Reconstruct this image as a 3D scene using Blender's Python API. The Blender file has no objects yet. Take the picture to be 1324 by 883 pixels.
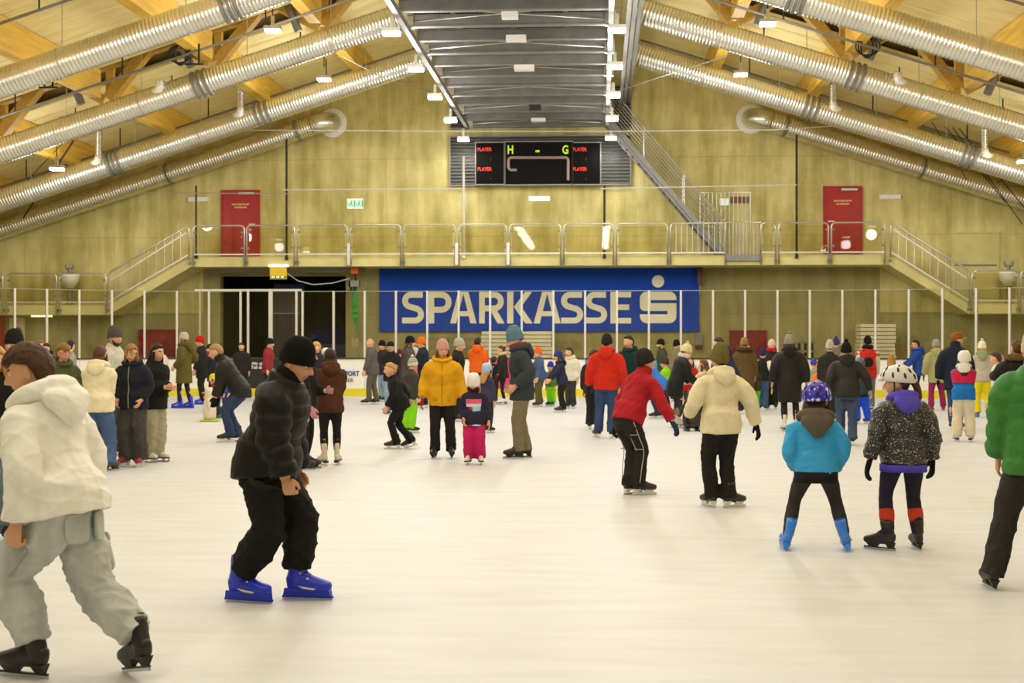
import bpy, bmesh, math, random
import numpy as np
from mathutils import Vector, Matrix
random.seed(7); RNG = np.random.default_rng(7)
SC = bpy.context.scene
COL = SC.collection
# ------------------------------------------------------------------ camera, world, exposure
F_PX, CAM_H, YAW = 1839.0, 1.65, math.atan(113/1839.0)
cam_d = bpy.data.cameras.new('camera'); cam = bpy.data.objects.new('camera', cam_d); COL.objects.link(cam)
cam_d.sensor_width = 36.0; cam_d.lens = 36.0*F_PX/1324.0
cam.location = (0, 0, CAM_H); cam.rotation_euler = (math.pi/2, 0, YAW)
cam_d.clip_start = .1; cam_d.clip_end = 300
cam_d.dof.use_dof = True; cam_d.dof.focus_distance = 13.0; cam_d.dof.aperture_fstop = 5.0
SC.camera = cam
vs = SC.view_settings
vs.view_transform = 'Standard'; vs.look = 'None'; vs.gamma = 1.0; vs.use_curve_mapping = False
vs.exposure = -1.26
w = bpy.data.worlds.new('hall_air'); SC.world = w; w.use_nodes = True
w.node_tree.nodes['Background'].inputs[0].default_value = (1.0, .93, .78, 1)
w.node_tree.nodes['Background'].inputs[1].default_value = .25
LAMP_W = 425.0; LAMP_COL = (1.0, .985, .975)
CY, SY = math.cos(YAW), math.sin(YAW)
def W(px, py, Y):
    """survey point: where the sight line through a photo pixel meets the plane at depth Y"""
    t = (px-662)/F_PX
    X = Y*(t*CY-SY)/(CY+t*SY)
    zr = Y*CY-X*SY
    return Vector((X, Y, CAM_H+(441.5-py)/F_PX*zr))
def G(px, py):
    zr = F_PX*CAM_H/(py-441.5); xr = (px-662)/F_PX*zr
    return Vector((xr*CY-zr*SY, xr*SY+zr*CY, 0)), zr
# ------------------------------------------------------------------ materials
def lin(h):
    h = h.lstrip('#'); out = []
    for i in (0, 2, 4):
        c = int(h[i:i+2], 16)/255
        out.append(c/12.92 if c <= .04045 else ((c+.055)/1.055)**2.4)
    return (*out, 1)
MATS = {}
def nd(nt, typ, **kw):
    n = nt.nodes.new(typ)
    for k, v in kw.items():
        if k in n.inputs: n.inputs[k].default_value = v
        else: setattr(n, k, v)
    return n
def mat(key, color='#808080', rough=.6, metal=0, var=.12, vscale=6.0, bump=0, bscale=60, emit=0, stretch=(1, 1, 1), color2=None, spec=.5, detail=4.0, ramp=None):
    if key in MATS: return MATS[key]
    m = bpy.data.materials.new(key); m.use_nodes = True; nt = m.node_tree
    b = nt.nodes['Principled BSDF']; c = lin(color)
    b.inputs['Roughness'].default_value = rough; b.inputs['Metallic'].default_value = metal
    b.inputs['Specular IOR Level'].default_value = spec
    tc = nd(nt, 'ShaderNodeTexCoord'); mp = nd(nt, 'ShaderNodeMapping'); mp.inputs['Scale'].default_value = stretch
    nt.links.new(tc.outputs['Object'], mp.inputs['Vector'])
    if var or color2:
        n = nd(nt, 'ShaderNodeTexNoise', Scale=vscale, Detail=detail)
        nt.links.new(mp.outputs[0], n.inputs['Vector'])
        r = nd(nt, 'ShaderNodeValToRGB')
        if ramp: r.color_ramp.elements[0].position, r.color_ramp.elements[1].position = ramp
        else: r.color_ramp.elements[0].position, r.color_ramp.elements[1].position = .3, .7
        if color2: a, z = lin(color), lin(color2)
        else: a = tuple(x*(1-var) for x in c[:3])+(1,); z = tuple(min(1, x*(1+var)) for x in c[:3])+(1,)
        r.color_ramp.elements[0].color = a; r.color_ramp.elements[1].color = z
        nt.links.new(n.outputs['Fac'], r.inputs[0]); nt.links.new(r.outputs[0], b.inputs['Base Color'])
    else: b.inputs['Base Color'].default_value = c
    if bump:
        n2 = nd(nt, 'ShaderNodeTexNoise', Scale=bscale, Detail=3.0); nt.links.new(mp.outputs[0], n2.inputs['Vector'])
        bm = nd(nt, 'ShaderNodeBump', Strength=bump, Distance=.02)
        nt.links.new(n2.outputs['Fac'], bm.inputs['Height']); nt.links.new(bm.outputs[0], b.inputs['Normal'])
    if emit:
        b.inputs['Emission Color'].default_value = c; b.inputs['Emission Strength'].default_value = emit
    MATS[key] = m; return m
def concrete(key, a, b_, seam=.75):
    m = bpy.data.materials.new(key); m.use_nodes = True; nt = m.node_tree; B = nt.nodes['Principled BSDF']
    B.inputs['Roughness'].default_value = .8; B.inputs['Specular IOR Level'].default_value = .3
    tc = nd(nt, 'ShaderNodeTexCoord')
    n1 = nd(nt, 'ShaderNodeTexNoise', Scale=.55, Detail=8.0, Roughness=.65)
    mp = nd(nt, 'ShaderNodeMapping'); mp.inputs['Scale'].default_value = (2.2, 2.2, .35)
    n2 = nd(nt, 'ShaderNodeTexNoise', Scale=1.2, Detail=6.0, Roughness=.6)
    nt.links.new(tc.outputs['Object'], n1.inputs['Vector']); nt.links.new(tc.outputs['Object'], mp.inputs['Vector']); nt.links.new(mp.outputs[0], n2.inputs['Vector'])
    r = nd(nt, 'ShaderNodeValToRGB'); r.color_ramp.elements[0].position = .4; r.color_ramp.elements[1].position = .6
    r.color_ramp.elements[0].color = lin(a); r.color_ramp.elements[1].color = lin(b_)
    mx = nd(nt, 'ShaderNodeMath', operation='ADD'); mu = nd(nt, 'ShaderNodeMath', operation='MULTIPLY'); mu.inputs[1].default_value = .5
    nt.links.new(n1.outputs['Fac'], mx.inputs[0]); nt.links.new(n2.outputs['Fac'], mx.inputs[1]); nt.links.new(mx.outputs[0], mu.inputs[0]); nt.links.new(mu.outputs[0], r.inputs[0])
    # shuttering joints of the cast panels
    mp2 = nd(nt, 'ShaderNodeMapping'); mp2.inputs['Rotation'].default_value = (-math.pi/2, 0, 0); mp2.inputs['Location'].default_value = (.9, 0, 0)
    bk = nd(nt, 'ShaderNodeTexBrick', offset=0.0); bk.inputs['Scale'].default_value = 1.0
    bk.inputs['Mortar Size'].default_value = .009; bk.inputs['Brick Width'].default_value = 3.05; bk.inputs['Row Height'].default_value = 2.55
    bk.inputs['Color1'].default_value = bk.inputs['Color2'].default_value = (1, 1, 1, 1); bk.inputs['Mortar'].default_value = (seam, seam, seam, 1)
    nt.links.new(tc.outputs['Object'], mp2.inputs['Vector']); nt.links.new(mp2.outputs[0], bk.inputs['Vector'])
    mm = nd(nt, 'ShaderNodeMix', data_type='RGBA', blend_type='MULTIPLY'); mm.inputs['Factor'].default_value = 1
    nt.links.new(r.outputs[0], mm.inputs['A']); nt.links.new(bk.outputs['Color'], mm.inputs['B']); nt.links.new(mm.outputs['Result'], B.inputs['Base Color'])
    n3 = nd(nt, 'ShaderNodeTexNoise', Scale=30.0, Detail=3.0); nt.links.new(tc.outputs['Object'], n3.inputs['Vector'])
    bp = nd(nt, 'ShaderNodeBump', Strength=.15, Distance=.02); nt.links.new(n3.outputs['Fac'], bp.inputs['Height']); nt.links.new(bp.outputs[0], B.inputs['Normal'])
    MATS[key] = m; return m
def thin_glass(key, tint='#f4f8ee', refl=.07, rough=.02):
    m = bpy.data.materials.new(key); m.use_nodes = True; nt = m.node_tree
    for n in list(nt.nodes):
        if n.type != 'OUTPUT_MATERIAL': nt.nodes.remove(n)
    out = nt.nodes['Material Output']
    t = nd(nt, 'ShaderNodeBsdfTransparent'); t.inputs[0].default_value = lin(tint)
    g = nd(nt, 'ShaderNodeBsdfGlossy', Roughness=rough); mx = nd(nt, 'ShaderNodeMixShader'); mx.inputs[0].default_value = refl
    nt.links.new(t.outputs[0], mx.inputs[1]); nt.links.new(g.outputs[0], mx.inputs[2]); nt.links.new(mx.outputs[0], out.inputs[0])
    MATS[key] = m; return m
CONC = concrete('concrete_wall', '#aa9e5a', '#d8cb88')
CONC_SHADED = concrete('concrete_shaded', '#8c8352', '#a69d68')  # same concrete for the lower wall, shade under the gallery put into its colour
CONC_SLAB = mat('concrete_slab', '#c9be7c', .8, var=.12, vscale=1.5, bump=.1)
PLY = mat('plywood_panel', '#f2e09c', .75, var=.10, vscale=1.3, stretch=(1, 3, 1), bump=.08, bscale=20)
PLY_UP = mat('plywood_upper', '#e6d69c', .8, var=.1, vscale=1.3)
GLULAM = mat('glulam_timber', '#e9bd4c', .55, var=.16, vscale=2.0, stretch=(6, .4, 6))
GLULAM_D = mat('glulam_dark', '#c49a3c', .6, var=.16, vscale=2.0, stretch=(6, .4, 6))
GALV = mat('galvanised_steel', '#c9c7b8', .34, .85, var=.1, vscale=3.0)
GALV_D = mat('galvanised_dull', '#85827a', .55, .6, var=.12, vscale=3.0)
DUCT = mat('duct_sheet', '#dedccf', .3, .95, var=.08, vscale=1.6)
STEELW = mat('steel_painted_pale', '#cfccc0', .45, .3, var=.05)
DARK = mat('dark_steel', '#2b2822', .6, .4, var=.1)
BLACKP = mat('black_plastic', '#151412', .45, var=0)
ICE = mat('ice', '#cccbc8', .5, var=0, color2='#d4d4d2', vscale=1.5, bump=.06, bscale=9.0, stretch=(.7, 3.2, 1), spec=.2, detail=9.0, ramp=(.3, .62))
WHITEP = mat('white_plastic', '#e8e4d8', .45, var=.03)
GLASS = thin_glass('rink_glass', '#f7f6ee', .05)
RAILGLASS = thin_glass('railing_glass', '#f4f2e6', .012)
REDDOOR = mat('red_door_paint', '#a5140d', .38, var=.08, vscale=2)
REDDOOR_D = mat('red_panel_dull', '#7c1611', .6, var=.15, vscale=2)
DECK = mat('deck_sheet', '#1a1815', .85, 0, spec=.08, var=.1)
LAMPE = mat('lamp_glow', '#fffbe8', emit=30.0, var=0)
TUBEE = mat('tube_glow', '#fff6d8', emit=3.0, var=0)
BLUEB = mat('banner_blue', '#1d46ac', .7, var=.05, vscale=1.2, spec=.1)
LETTER = mat('banner_letter', '#e9e2c8', .5, var=.03)
YELLOWK = mat('kick_yellow', '#d9c81c', .5, var=.08, vscale=3)
# ------------------------------------------------------------------ mesh helpers
class MB:
    def __init__(s): s.v = []; s.f = []; s.m = []
    def add(s, v, f, mi=0):
        o = len(s.v); s.v += [tuple(p) for p in v]; s.f += [tuple(i+o for i in q) for q in f]; s.m += [mi]*len(f); return s
    def box(s, x0, x1, y0, y1, z0, z1, mi=0):
        v = [(x, y, z) for z in (z0, z1) for y in (y0, y1) for x in (x0, x1)]
        return s.add(v, [(0, 2, 3, 1), (4, 5, 7, 6), (0, 1, 5, 4), (2, 6, 7, 3), (0, 4, 6, 2), (1, 3, 7, 5)], mi)
    def beam(s, p, q, wd, hd, up=(0, 0, 1), mi=0):
        p, q = Vector(p), Vector(q); t = (q-p).normalized(); up = Vector(up)
        x = t.cross(up)
        if x.length < 1e-4: x = t.cross(Vector((1, 0, 0)))
        x.normalize(); u = x.cross(t)
        v = [c+x*(a*wd/2)+u*(b*hd/2) for c in (p, q) for a, b in ((-1, -1), (1, -1), (1, 1), (-1, 1))]
        return s.add(v, [(0, 1, 2, 3), (7, 6, 5, 4), (0, 4, 5, 1), (1, 5, 6, 2), (2, 6, 7, 3), (3, 7, 4, 0)], mi)
    def tube(s, pts, r, n=8, closed=False, mi=0):
        pts = [Vector(p) for p in pts]; k = len(pts); rr = r if isinstance(r, (list, tuple)) else [r]*k
        prev = None; v = []
        for i, p in enumerate(pts):
            a = pts[max(i-1, 0)] if not closed else pts[i-1]; b = pts[min(i+1, k-1)] if not closed else pts[(i+1) % k]
            t = (b-a).normalized()
            if prev is None:
                x = t.cross(Vector((0, 0, 1)))
                if x.length < 1e-3: x = t.cross(Vector((0, 1, 0)))
                x.normalize()
            else:
                x = prev-t*prev.dot(t); x.normalize()
            prev = x; y = t.cross(x)
            for j in range(n):
                an = 2*math.pi*j/n; v.append(p+(x*math.cos(an)+y*math.sin(an))*rr[i])
        f = []
        for i in range(k if closed else k-1):
            for j in range(n):
                a, b = i*n+j, i*n+(j+1) % n; c, d = ((i+1) % k)*n+(j+1) % n, ((i+1) % k)*n+j
                f.append((a, b, c, d))
        if not closed:
            f.append(tuple(range(n-1, -1, -1))); f.append(tuple((k-1)*n+j for j in range(n)))
        return s.add(v, f, mi)
    def poly(s, pts, axis_dir, depth, mi=0):
        """extrude a planar polygon (list of 3D points) by depth along axis_dir"""
        d = Vector(axis_dir)*depth; n = len(pts); v = [Vector(p) for p in pts]; v += [p+d for p in v]
        f = [tuple(range(n-1, -1, -1)), tuple(range(n, 2*n))]+[(i, (i+1) % n, n+(i+1) % n, n+i) for i in range(n)]
        return s.add(v, f, mi)
    def mesh(s, name, mats, smooth=False):
        me = bpy.data.meshes.new(name); me.from_pydata(s.v, [], s.f)
        for m in (mats if isinstance(mats, (list, tuple)) else [mats]): me.materials.append(m)
        if any(s.m): me.polygons.foreach_set('material_index', s.m)
        if smooth: me.polygons.foreach_set('use_smooth', [True]*len(s.f))
        bm = bmesh.new(); bm.from_mesh(me); bmesh.ops.recalc_face_normals(bm, faces=bm.faces); bm.to_mesh(me); bm.free()
        return me
    def build(s, name, mats, parent=None, smooth=False, **tags):
        return link(name, s.mesh(name, mats, smooth), parent, **tags)
def link(name, me, parent=None, loc=None, **tags):
    o = bpy.data.objects.new(name, me); COL.objects.link(o)
    if parent: o.parent = parent
    if loc is not None: o.location = loc
    for k, v in tags.items():
        if v is not None: o[k] = v
    return o
def thing(name, label, category, loc=(0, 0, 0), group=None, rz=0):
    o = bpy.data.objects.new(name, None); COL.objects.link(o); o.location = loc; o.rotation_euler = (0, 0, rz)
    o['label'] = label; o['category'] = category
    if group: o['group'] = group
    o.empty_display_size = .1
    return o
def text_mesh(s, size, depth=.004, bold=0.0, shear=0, align='CENTER'):
    cu = bpy.data.curves.new('lettering', 'FONT'); cu.body = s; cu.size = size; cu.extrude = depth; cu.offset = bold; cu.shear = shear
    cu.align_x = align; cu.align_y = 'CENTER'; cu.resolution_u = 3
    o = bpy.data.objects.new('tmp_text', cu); COL.objects.link(o)
    me = bpy.data.meshes.new_from_object(o.evaluated_get(bpy.context.evaluated_depsgraph_get()))
    bpy.data.objects.remove(o); bpy.data.curves.remove(cu)
    return me
def lettering(s, size, m, loc, parent=None, rz=0, bold=0, name='lettering', align='CENTER', sx=1.0):
    me = text_mesh(s, size, bold=bold, align=align); me.materials.clear(); me.materials.append(m)
    o = link(name, me, parent); o.location = loc; o.rotation_euler = (math.pi/2, 0, rz); o.scale = (sx, 1, 1); return o
# ------------------------------------------------------------------ the hall
YW, YG, YB = 46.5, 45.0, 42.4                 # back wall, gallery edge, rink boards
XC = W(698, 300, YW).x                        # centre line of the hall
SLOPE = .32
def zbeam(d): return 10.0-(abs(d)-5.5)*SLOPE  # underside of the timber purlins at distance d from the centre line
def zduct(d): return zbeam(d)-.7
def zpan(d): return zbeam(d)+.72
HW = 21.5; YN = -16.0
MB().box(XC-HW, XC+HW, YN, YW+.3, -.3, 0).build('floor', ICE, kind='structure')
# back wall with the opening of the ice-machine bay
o0, o1 = W(285, 400, YW), W(447, 400, YW); ztop = W(300, 357, YW).z
wla, wlb, wlz = W(246, 331, 45.0).x, W(1150, 331, 45.0).x, 2.6
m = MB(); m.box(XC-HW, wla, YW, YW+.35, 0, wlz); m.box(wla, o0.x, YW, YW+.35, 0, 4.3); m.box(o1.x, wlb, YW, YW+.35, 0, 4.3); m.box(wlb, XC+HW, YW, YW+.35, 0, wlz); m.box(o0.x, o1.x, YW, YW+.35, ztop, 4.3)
m.build('wall_back_lower', CONC_SHADED, kind='structure')
MB().box(XC-HW, XC+HW, YW, YW+.35, 4.3, 13.5).box(XC-HW, wla, YW, YW+.35, wlz, 4.3).box(wlb, XC+HW, YW, YW+.35, wlz, 4.3).build('wall_back', CONC, kind='structure')
MB().box(XC-HW-.3, XC-HW, YN, YW+.3, 0, 8).build('wall_left', CONC, kind='structure')
MB().box(XC+HW, XC+HW+.3, YN, YW+.3, 0, 8).build('wall_right', CONC, kind='structure')
MB().box(XC-HW, XC+HW, YN-.3, YN, 0, 13).build('wall_front', CONC, kind='structure')
# bay behind the opening
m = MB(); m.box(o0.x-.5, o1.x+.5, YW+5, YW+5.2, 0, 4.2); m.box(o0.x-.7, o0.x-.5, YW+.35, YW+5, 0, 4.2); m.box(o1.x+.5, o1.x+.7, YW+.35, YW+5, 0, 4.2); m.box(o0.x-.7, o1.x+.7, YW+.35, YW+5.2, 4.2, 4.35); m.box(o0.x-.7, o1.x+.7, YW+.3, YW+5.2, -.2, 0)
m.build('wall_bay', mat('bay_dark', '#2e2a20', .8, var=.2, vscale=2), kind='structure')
# ------------------------------------------------------------------ roof: panels, purlins, truss bay
ceil = bpy.data.objects.new('ceiling', None); COL.objects.link(ceil); ceil['kind'] = 'structure'
def slab_piece(side, d0, d1, y0, y1, off, th, name, m, parent):
    a, b = XC+side*d0, XC+side*d1
    za, zb = zbeam(d0)+off, zbeam(d1)+off
    v = [(a, y0, za), (b, y0, zb), (b, y1, zb), (a, y1, za), (a, y0, za+th), (b, y0, zb+th), (b, y1, zb+th), (a, y1, za+th)]
    f = [(0, 1, 2, 3), (7, 6, 5, 4), (0, 4, 5, 1), (1, 5, 6, 2), (2, 6, 7, 3), (3, 7, 4, 0)]
    return MB().add(v, f).build(name, m, parent)
PURL = [2.6, 5.5, 8.4, 11.4, 14.4, 17.4, 20.4]
BAYS = [(YN, -5.2), (-3.6, 5.2), (6.8, 15.6), (17.2, 26.0), (27.6, 36.9), (38.6, YW)]
for side in (-1, 1):
    for y0, y1 in BAYS:
        nseg = 3 if y0 > 20 else 1
        for k in range(len(PURL)-1):
            for j in range(nseg):
                ya, yb = y0+(y1-y0)*j/nseg, y0+(y1-y0)*(j+1)/nseg
                slab_piece(side, PURL[k]+.012, PURL[k+1]-.012, ya+.012, yb-.012, .72, .12, 'ceiling_panel', PLY, ceil)
        slab_piece(side, 0, PURL[0], y0, y1, .72, .12, 'ceiling_panel', PLY, ceil)
        for d in PURL[1:]:
            x = XC+side*d; z = zbeam(d)
            MB().box(x-.16, x+.16, y0-.05, y1+.05 if y1 < YW else YW, z, z+.74).build('glulam_beam', GLULAM, ceil)
    # upper deck above the truss bays and the roof skin
    slab_piece(side, 0, 22, YN, YW, 1.2, .2, 'roof_deck', PLY_UP, ceil)
    for y0, y1 in ((36.9, 38.6), (26.0, 27.6)):
        yc = (y0+y1)/2
        for d in PURL[1:]:
            x = XC+side*d; z = zbeam(d)
            for s2 in (-1, 1):
                MB().beam((x+s2*.1, yc, z+.1), (x+s2*1.35, yc, zbeam(d+side*s2*1.35)+1.2), .26, .36, up=(0, 1, 0)).build('truss_diagonal', GLULAM_D, ceil)
            MB().box(x-.1, x+.1, yc+.3, yc+.5, z+.2, z+1.2).build('truss_post', GLULAM, ceil)
            p = MB(); p.tube([(x+.55*side, yc-.3, zbeam(d+.55)+.1), (x+.95*side, yc-.3, zbeam(d+.95)+1.2)], .11, 10); p.build('truss_strut', GALV_D, ceil, smooth=True)
        a, b = 3.0, 20.5
        MB().beam((XC+side*a, yc+.1, zbeam(a)+1.08), (XC+side*b, yc+.1, zbeam(b)+1.08), .3, .3).build('truss_chord', GLULAM_D, ceil)
    # conduits that follow the slope under the panels
    for yy, off in ((30.2, .55), (35.6, .12), (39.8, .28), (43.6, .32)):
        p = MB(); p.tube([(XC+side*3.2, yy, zbeam(3.2)+off-.2), (XC+side*20, yy, zbeam(20)+off-.2)], .035, 8)
        o = p.build('conduit_pipe', GALV_D, ceil)
        for d in (6.5, 10.2, 13, 16):
            h = MB(); h.tube([(XC+side*d, yy, zbeam(d)+off-.2), (XC+side*d, yy, zbeam(d)+.74)], .02, 6); h.build('conduit_hanger', DARK, ceil)
# ------------------------------------------------------------------ ventilation ducts
def rib_tube(p, q, r, pitch=.088, n=22, amp=.015):
    p, q = Vector(p), Vector(q); L = (q-p).length; k = int(L/pitch); pts = []; rr = []
    for i in range(k):
        for t, a in ((.0, 0), (.14, amp), (.3, amp), (.44, 0)):
            pts.append(p+(q-p)*((i+t)/k)); rr.append(r+a)
    b = MB(); b.tube(pts, rr, n); return b
DUCT_SPEC = [(31.0, 2.9, 20.8, .318, (6.2, 12.6)), (36.5, 2.9, 20.8, .318, (8.4, 14.6)), (42.0, 2.9, 20.8, .318, (8.1, 12.6, 17.0)), (45.95, 7.2, 20.5, .305, (7.9, 12.2))]
NAMES = ['nearest', 'second', 'third', 'rearmost']
for side, sn in ((-1, 'left'), (1, 'right')):
    for i, (y, d0, d1, r, joints) in enumerate(DUCT_SPEC):
        lab = ('ribbed air duct along the back wall with a wall elbow, %s side' % sn) if i == 3 else \
              '%s galvanised ribbed air duct sloping down under the timber roof, %s side' % (NAMES[i], sn)
        t = thing('air_duct', lab, 'duct', (XC+side*d0, y, zduct(d0)), 'ribbed air ducts under the roof')
        def L(d, dz=0, dy=0): return Vector((side*(d-d0), dy, zduct(d)-zduct(d0)+dz))
        rib_tube(L(d0), L(d1), r).build('duct_pipe', DUCT, t, smooth=True)
        ax = (L(d1)-L(d0)).normalized()
        for jd in joints:
            for e in (-.16, 0, .16) if i < 3 else (0,):
                b = MB(); b.tube([L(jd)+ax*(e-.035), L(jd)+ax*(e+.035)], r+.05, 22); b.build('duct_coupling', GALV_D, t, smooth=False)
        if i < 3:
            for sd in (5.0, 7.2, 10.0, 12.0, 15.2):
                b = MB(); b.tube([L(sd, r, .0), L(sd, 1.3, 0)], .012, 6); b.tube([L(sd)-ax*.012, L(sd)+ax*.012], r+.032, 22)
                b.build('hanger_strap', GALV, t)
        # short riser hoses that join the duct
        for rd, up in (((6.05, 1.1),) if i == 0 else ((9.4, .1),) if i == 1 else ((8.7, 1.75), (13.0, 1.0)) if i == 2 else ()):
            base = L(rd, .1, -.3)
            rib_tube(base+Vector((0, 0, .12)), base+Vector((0, 0, up+.2)), .10, .06, 12, .012).build('riser_hose', GALV, t, smooth=True)
            b = MB(); b.tube([base+Vector((0, 0, .2)), base+Vector((.03*side, 0, .05)), base+Vector((.16*side, .1, -.02)), base+Vector((.32*side, .22, -.02))], .115, 12); b.build('riser_elbow', WHITEP, t, smooth=True)
        if i == 3:
            pts = [L(7.2+.25)+Vector((0, 0, 0))]
            for a in np.linspace(0, math.pi/2, 7):
                pts.append(L(7.2)+Vector((-side*.36*math.sin(a), .42*(1-math.cos(a)), .1*math.sin(a))))
            pts.append(pts[-1]+Vector((0, .22, 0)))
            b = MB(); b.tube(pts, r+.01, 22); b.build('duct_elbow', DUCT, t, smooth=True)
            e = pts[-1]; b = MB(); b.tube([e+Vector((0, -.14, 0)), e+Vector((0, -.04, 0))], r+.17, 28); b.build('wall_collar', WHITEP, t)
# ------------------------------------------------------------------ suspended service deck in the middle of the roof
XL, XR = W(604, 162, 45.5).x, W(785, 165, 45.5).x; ZB = 8.62
dk = thing('service_deck', 'long suspended steel service deck with cross beams under the ridge', 'steel deck', (XC, 34, ZB))
def loc(o): o.matrix_parent_inverse = Matrix.Translation(-Vector((XC, 34, ZB))); return o
Y0 = 20.2; ybeams = [46.2-1.48*k for k in range(18)]
gap = (33.95, 35.15)
for ya, yb, xa, xb in ((Y0, gap[0], XL, XR), (gap[1], 46.4, XL, XR), (gap[0], gap[1], XL, XL+1.35), (gap[0], gap[1], XR-1.1, XR)):
    v = []; f = []; n = int((xb-xa)/.1)
    for i in range(n+1):
        x = xa+(xb-xa)*i/n
        for t, z in ((0, 0), (.3, .0), (.45, .05), (.85, .05)):
            xx = min(x+t*(xb-xa)/n, xb); v += [(xx, ya, ZB+.36+z), (xx, yb, ZB+.36+z)]
    k = len(v)//2
    f = [(2*i, 2*i+1, 2*i+3, 2*i+2) for i in range(k-1)]
    loc(MB().add(v, f).box(xa, xb, ya, yb, ZB+.44, ZB+.47).build('deck_sheet', DECK, dk))
loc(MB().box(XL+.9, XR-.8, gap[0]+.95, gap[0]+1.3, ZB+.5, ZB+1.15).build('ridge_timber', GLULAM, dk))
for y in ybeams:
    b = MB(); b.box(XL, XR, y-.09, y+.09, ZB, ZB+.03); b.box(XL, XR, y-.02, y+.02, ZB+.03, ZB+.24); b.box(XL, XR, y-.09, y+.09, ZB+.24, ZB+.27)
    loc(b.build('cross_beam', GALV_D, dk))
for x in (XL+1.0, (XL+XR)/2, XR-1.0):
    loc(MB().box(x-.05, x+.05, Y0, 46.3, ZB+.28, ZB+.36).build('deck_runner', GALV_D, dk))
for k in range(0, 17, 2):
    for a, c in ((XL, XR), (XR, XL)):
        b = MB(); b.tube([(a, ybeams[k], ZB+.12), (c, ybeams[k+1] if k+1 < 18 else Y0, ZB+.12)], .012, 6); loc(b.build('brace_rod', GALV, dk))
for x in (XL, XR):
    loc(MB().box(x-.055, x+.055, Y0, 45.6, ZB-.14, ZB+.0).build('edge_rail', GALV_D, dk))
    for y in ybeams[::2]:
        loc(MB().box(x-.12, x+.12, y-.08, y+.08, ZB-.02, ZB+.3).build('rail_bracket', GALV, dk))
for dx, dz in ((.42, .5), (.56, .62), (.7, .74)):
    loc(MB().box(XR+dx-.05, XR+dx+.05, Y0, 46.2, ZB+dz, ZB+dz+.1).build('side_channel', GALV_D, dk))
for y, wd, hh, mm in ((30.1, .34, .16, WHITEP), (32.4, .45, .12, WHITEP), (35.9, .5, .12, WHITEP), (42.0, .34, .14, BLACKP), (44.3, .45, .1, WHITEP)):
    loc(MB().box((XL+XR)/2-wd/2+.1, (XL+XR)/2+wd/2+.1, y-.15, y+.15, ZB-.12, ZB-.12+hh).build('junction_box', mm, dk))
for x in (XL, XR):
    for y in ybeams[2::4]:
        b = MB(); b.box(x-.03, x+.03, y-.03, y+.03, ZB+.2, zpan(x-XC)); loc(b.build('deck_hanger', GALV_D, dk))
# ------------------------------------------------------------------ lamps (every lamp of the hall that lights the ice)
lamp_mesh = MB().box(-.19, .19, -.14, .14, .03, .11).box(-.04, .04, -.04, .04, .11, .355).mesh('lamp_housing', GALV)
glow_mesh = MB().box(-.175, .175, -.125, .125, -.03, .03).mesh('lamp_diffuser', LAMPE)
cable_mesh = MB().box(-.012, .012, -.012, .012, .34, 1.2).mesh('lamp_cable', DARK)
ld = bpy.data.lights.new('flood_light', 'SPOT'); ld.spot_size = math.radians(172); ld.spot_blend = .12; ld.energy = LAMP_W; ld.color = LAMP_COL; ld.shadow_soft_size = .22
lu = bpy.data.lights.new('stray_light', 'POINT'); lu.energy = LAMP_W*.6; lu.color = LAMP_COL; lu.shadow_soft_size = .22
ld0 = ld.copy(); ld0.energy = LAMP_W*.3; lu0 = lu.copy(); lu0.energy = LAMP_W*.06; ld1 = ld.copy(); ld1.energy = LAMP_W*.5; lu1 = lu.copy(); lu1.energy = LAMP_W*.45
def lamp(x, y, z, label, cable=False, rear=0):
    t = thing('flood_lamp', label, 'lamp', (x, y, z), 'ceiling flood lamps')
    link('housing', lamp_mesh, t); link('diffuser', glow_mesh, t)
    if cable: link('cable', cable_mesh, t)
    l = bpy.data.objects.new('flood_light', (ld, ld0, ld1)[rear]); COL.objects.link(l); l.parent = t; l.location = (0, 0, -.25)
    l = bpy.data.objects.new('stray_light', (lu, lu0, lu1)[rear]); COL.objects.link(l); l.parent = t; l.location = (0, 0, -.35)
ORD = ['rearmost', 'second from the back', 'third from the back', 'fourth from the back', 'fifth from the back']
for side, x, sn in ((-1, XL, 'left'), (1, XR, 'right')):
    for k in range(13):
        y = 45.5-3.95*k
        lab = 'bright flood lamp under the %s rail of the service deck, %s' % (sn, ORD[k]) if k < 5 else 'flood lamp of the %s ridge row, out of view near the camera' % sn
        lamp(x+side*.12, y, 8.12, lab, rear=1 if k == 0 else 2 if (y < 24 or k == 1) else 0)
    for k in range(6):
        y = 40.2-6.4*k
        lab = ('bright flood lamp hanging between the %s roof beams' % sn) if k == 0 else ('bright flood lamp high between the two nearest %s ducts' % sn) if k == 1 else 'flood lamp of the %s roof row, near the camera' % sn
        lamp(XC+side*5.9, y, zbeam(5.9)-.75, lab, True, 2 if y < 24 else 0)
        lab = ('flood lamp low under the outer roof slope, %s side' % sn) if k == 0 else 'flood lamp of the outer %s row, near the camera' % sn
        lamp(XC+side*13.7, y, zbeam(13.7)-.75, lab, True, 2 if y < 24 else 0)
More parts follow.
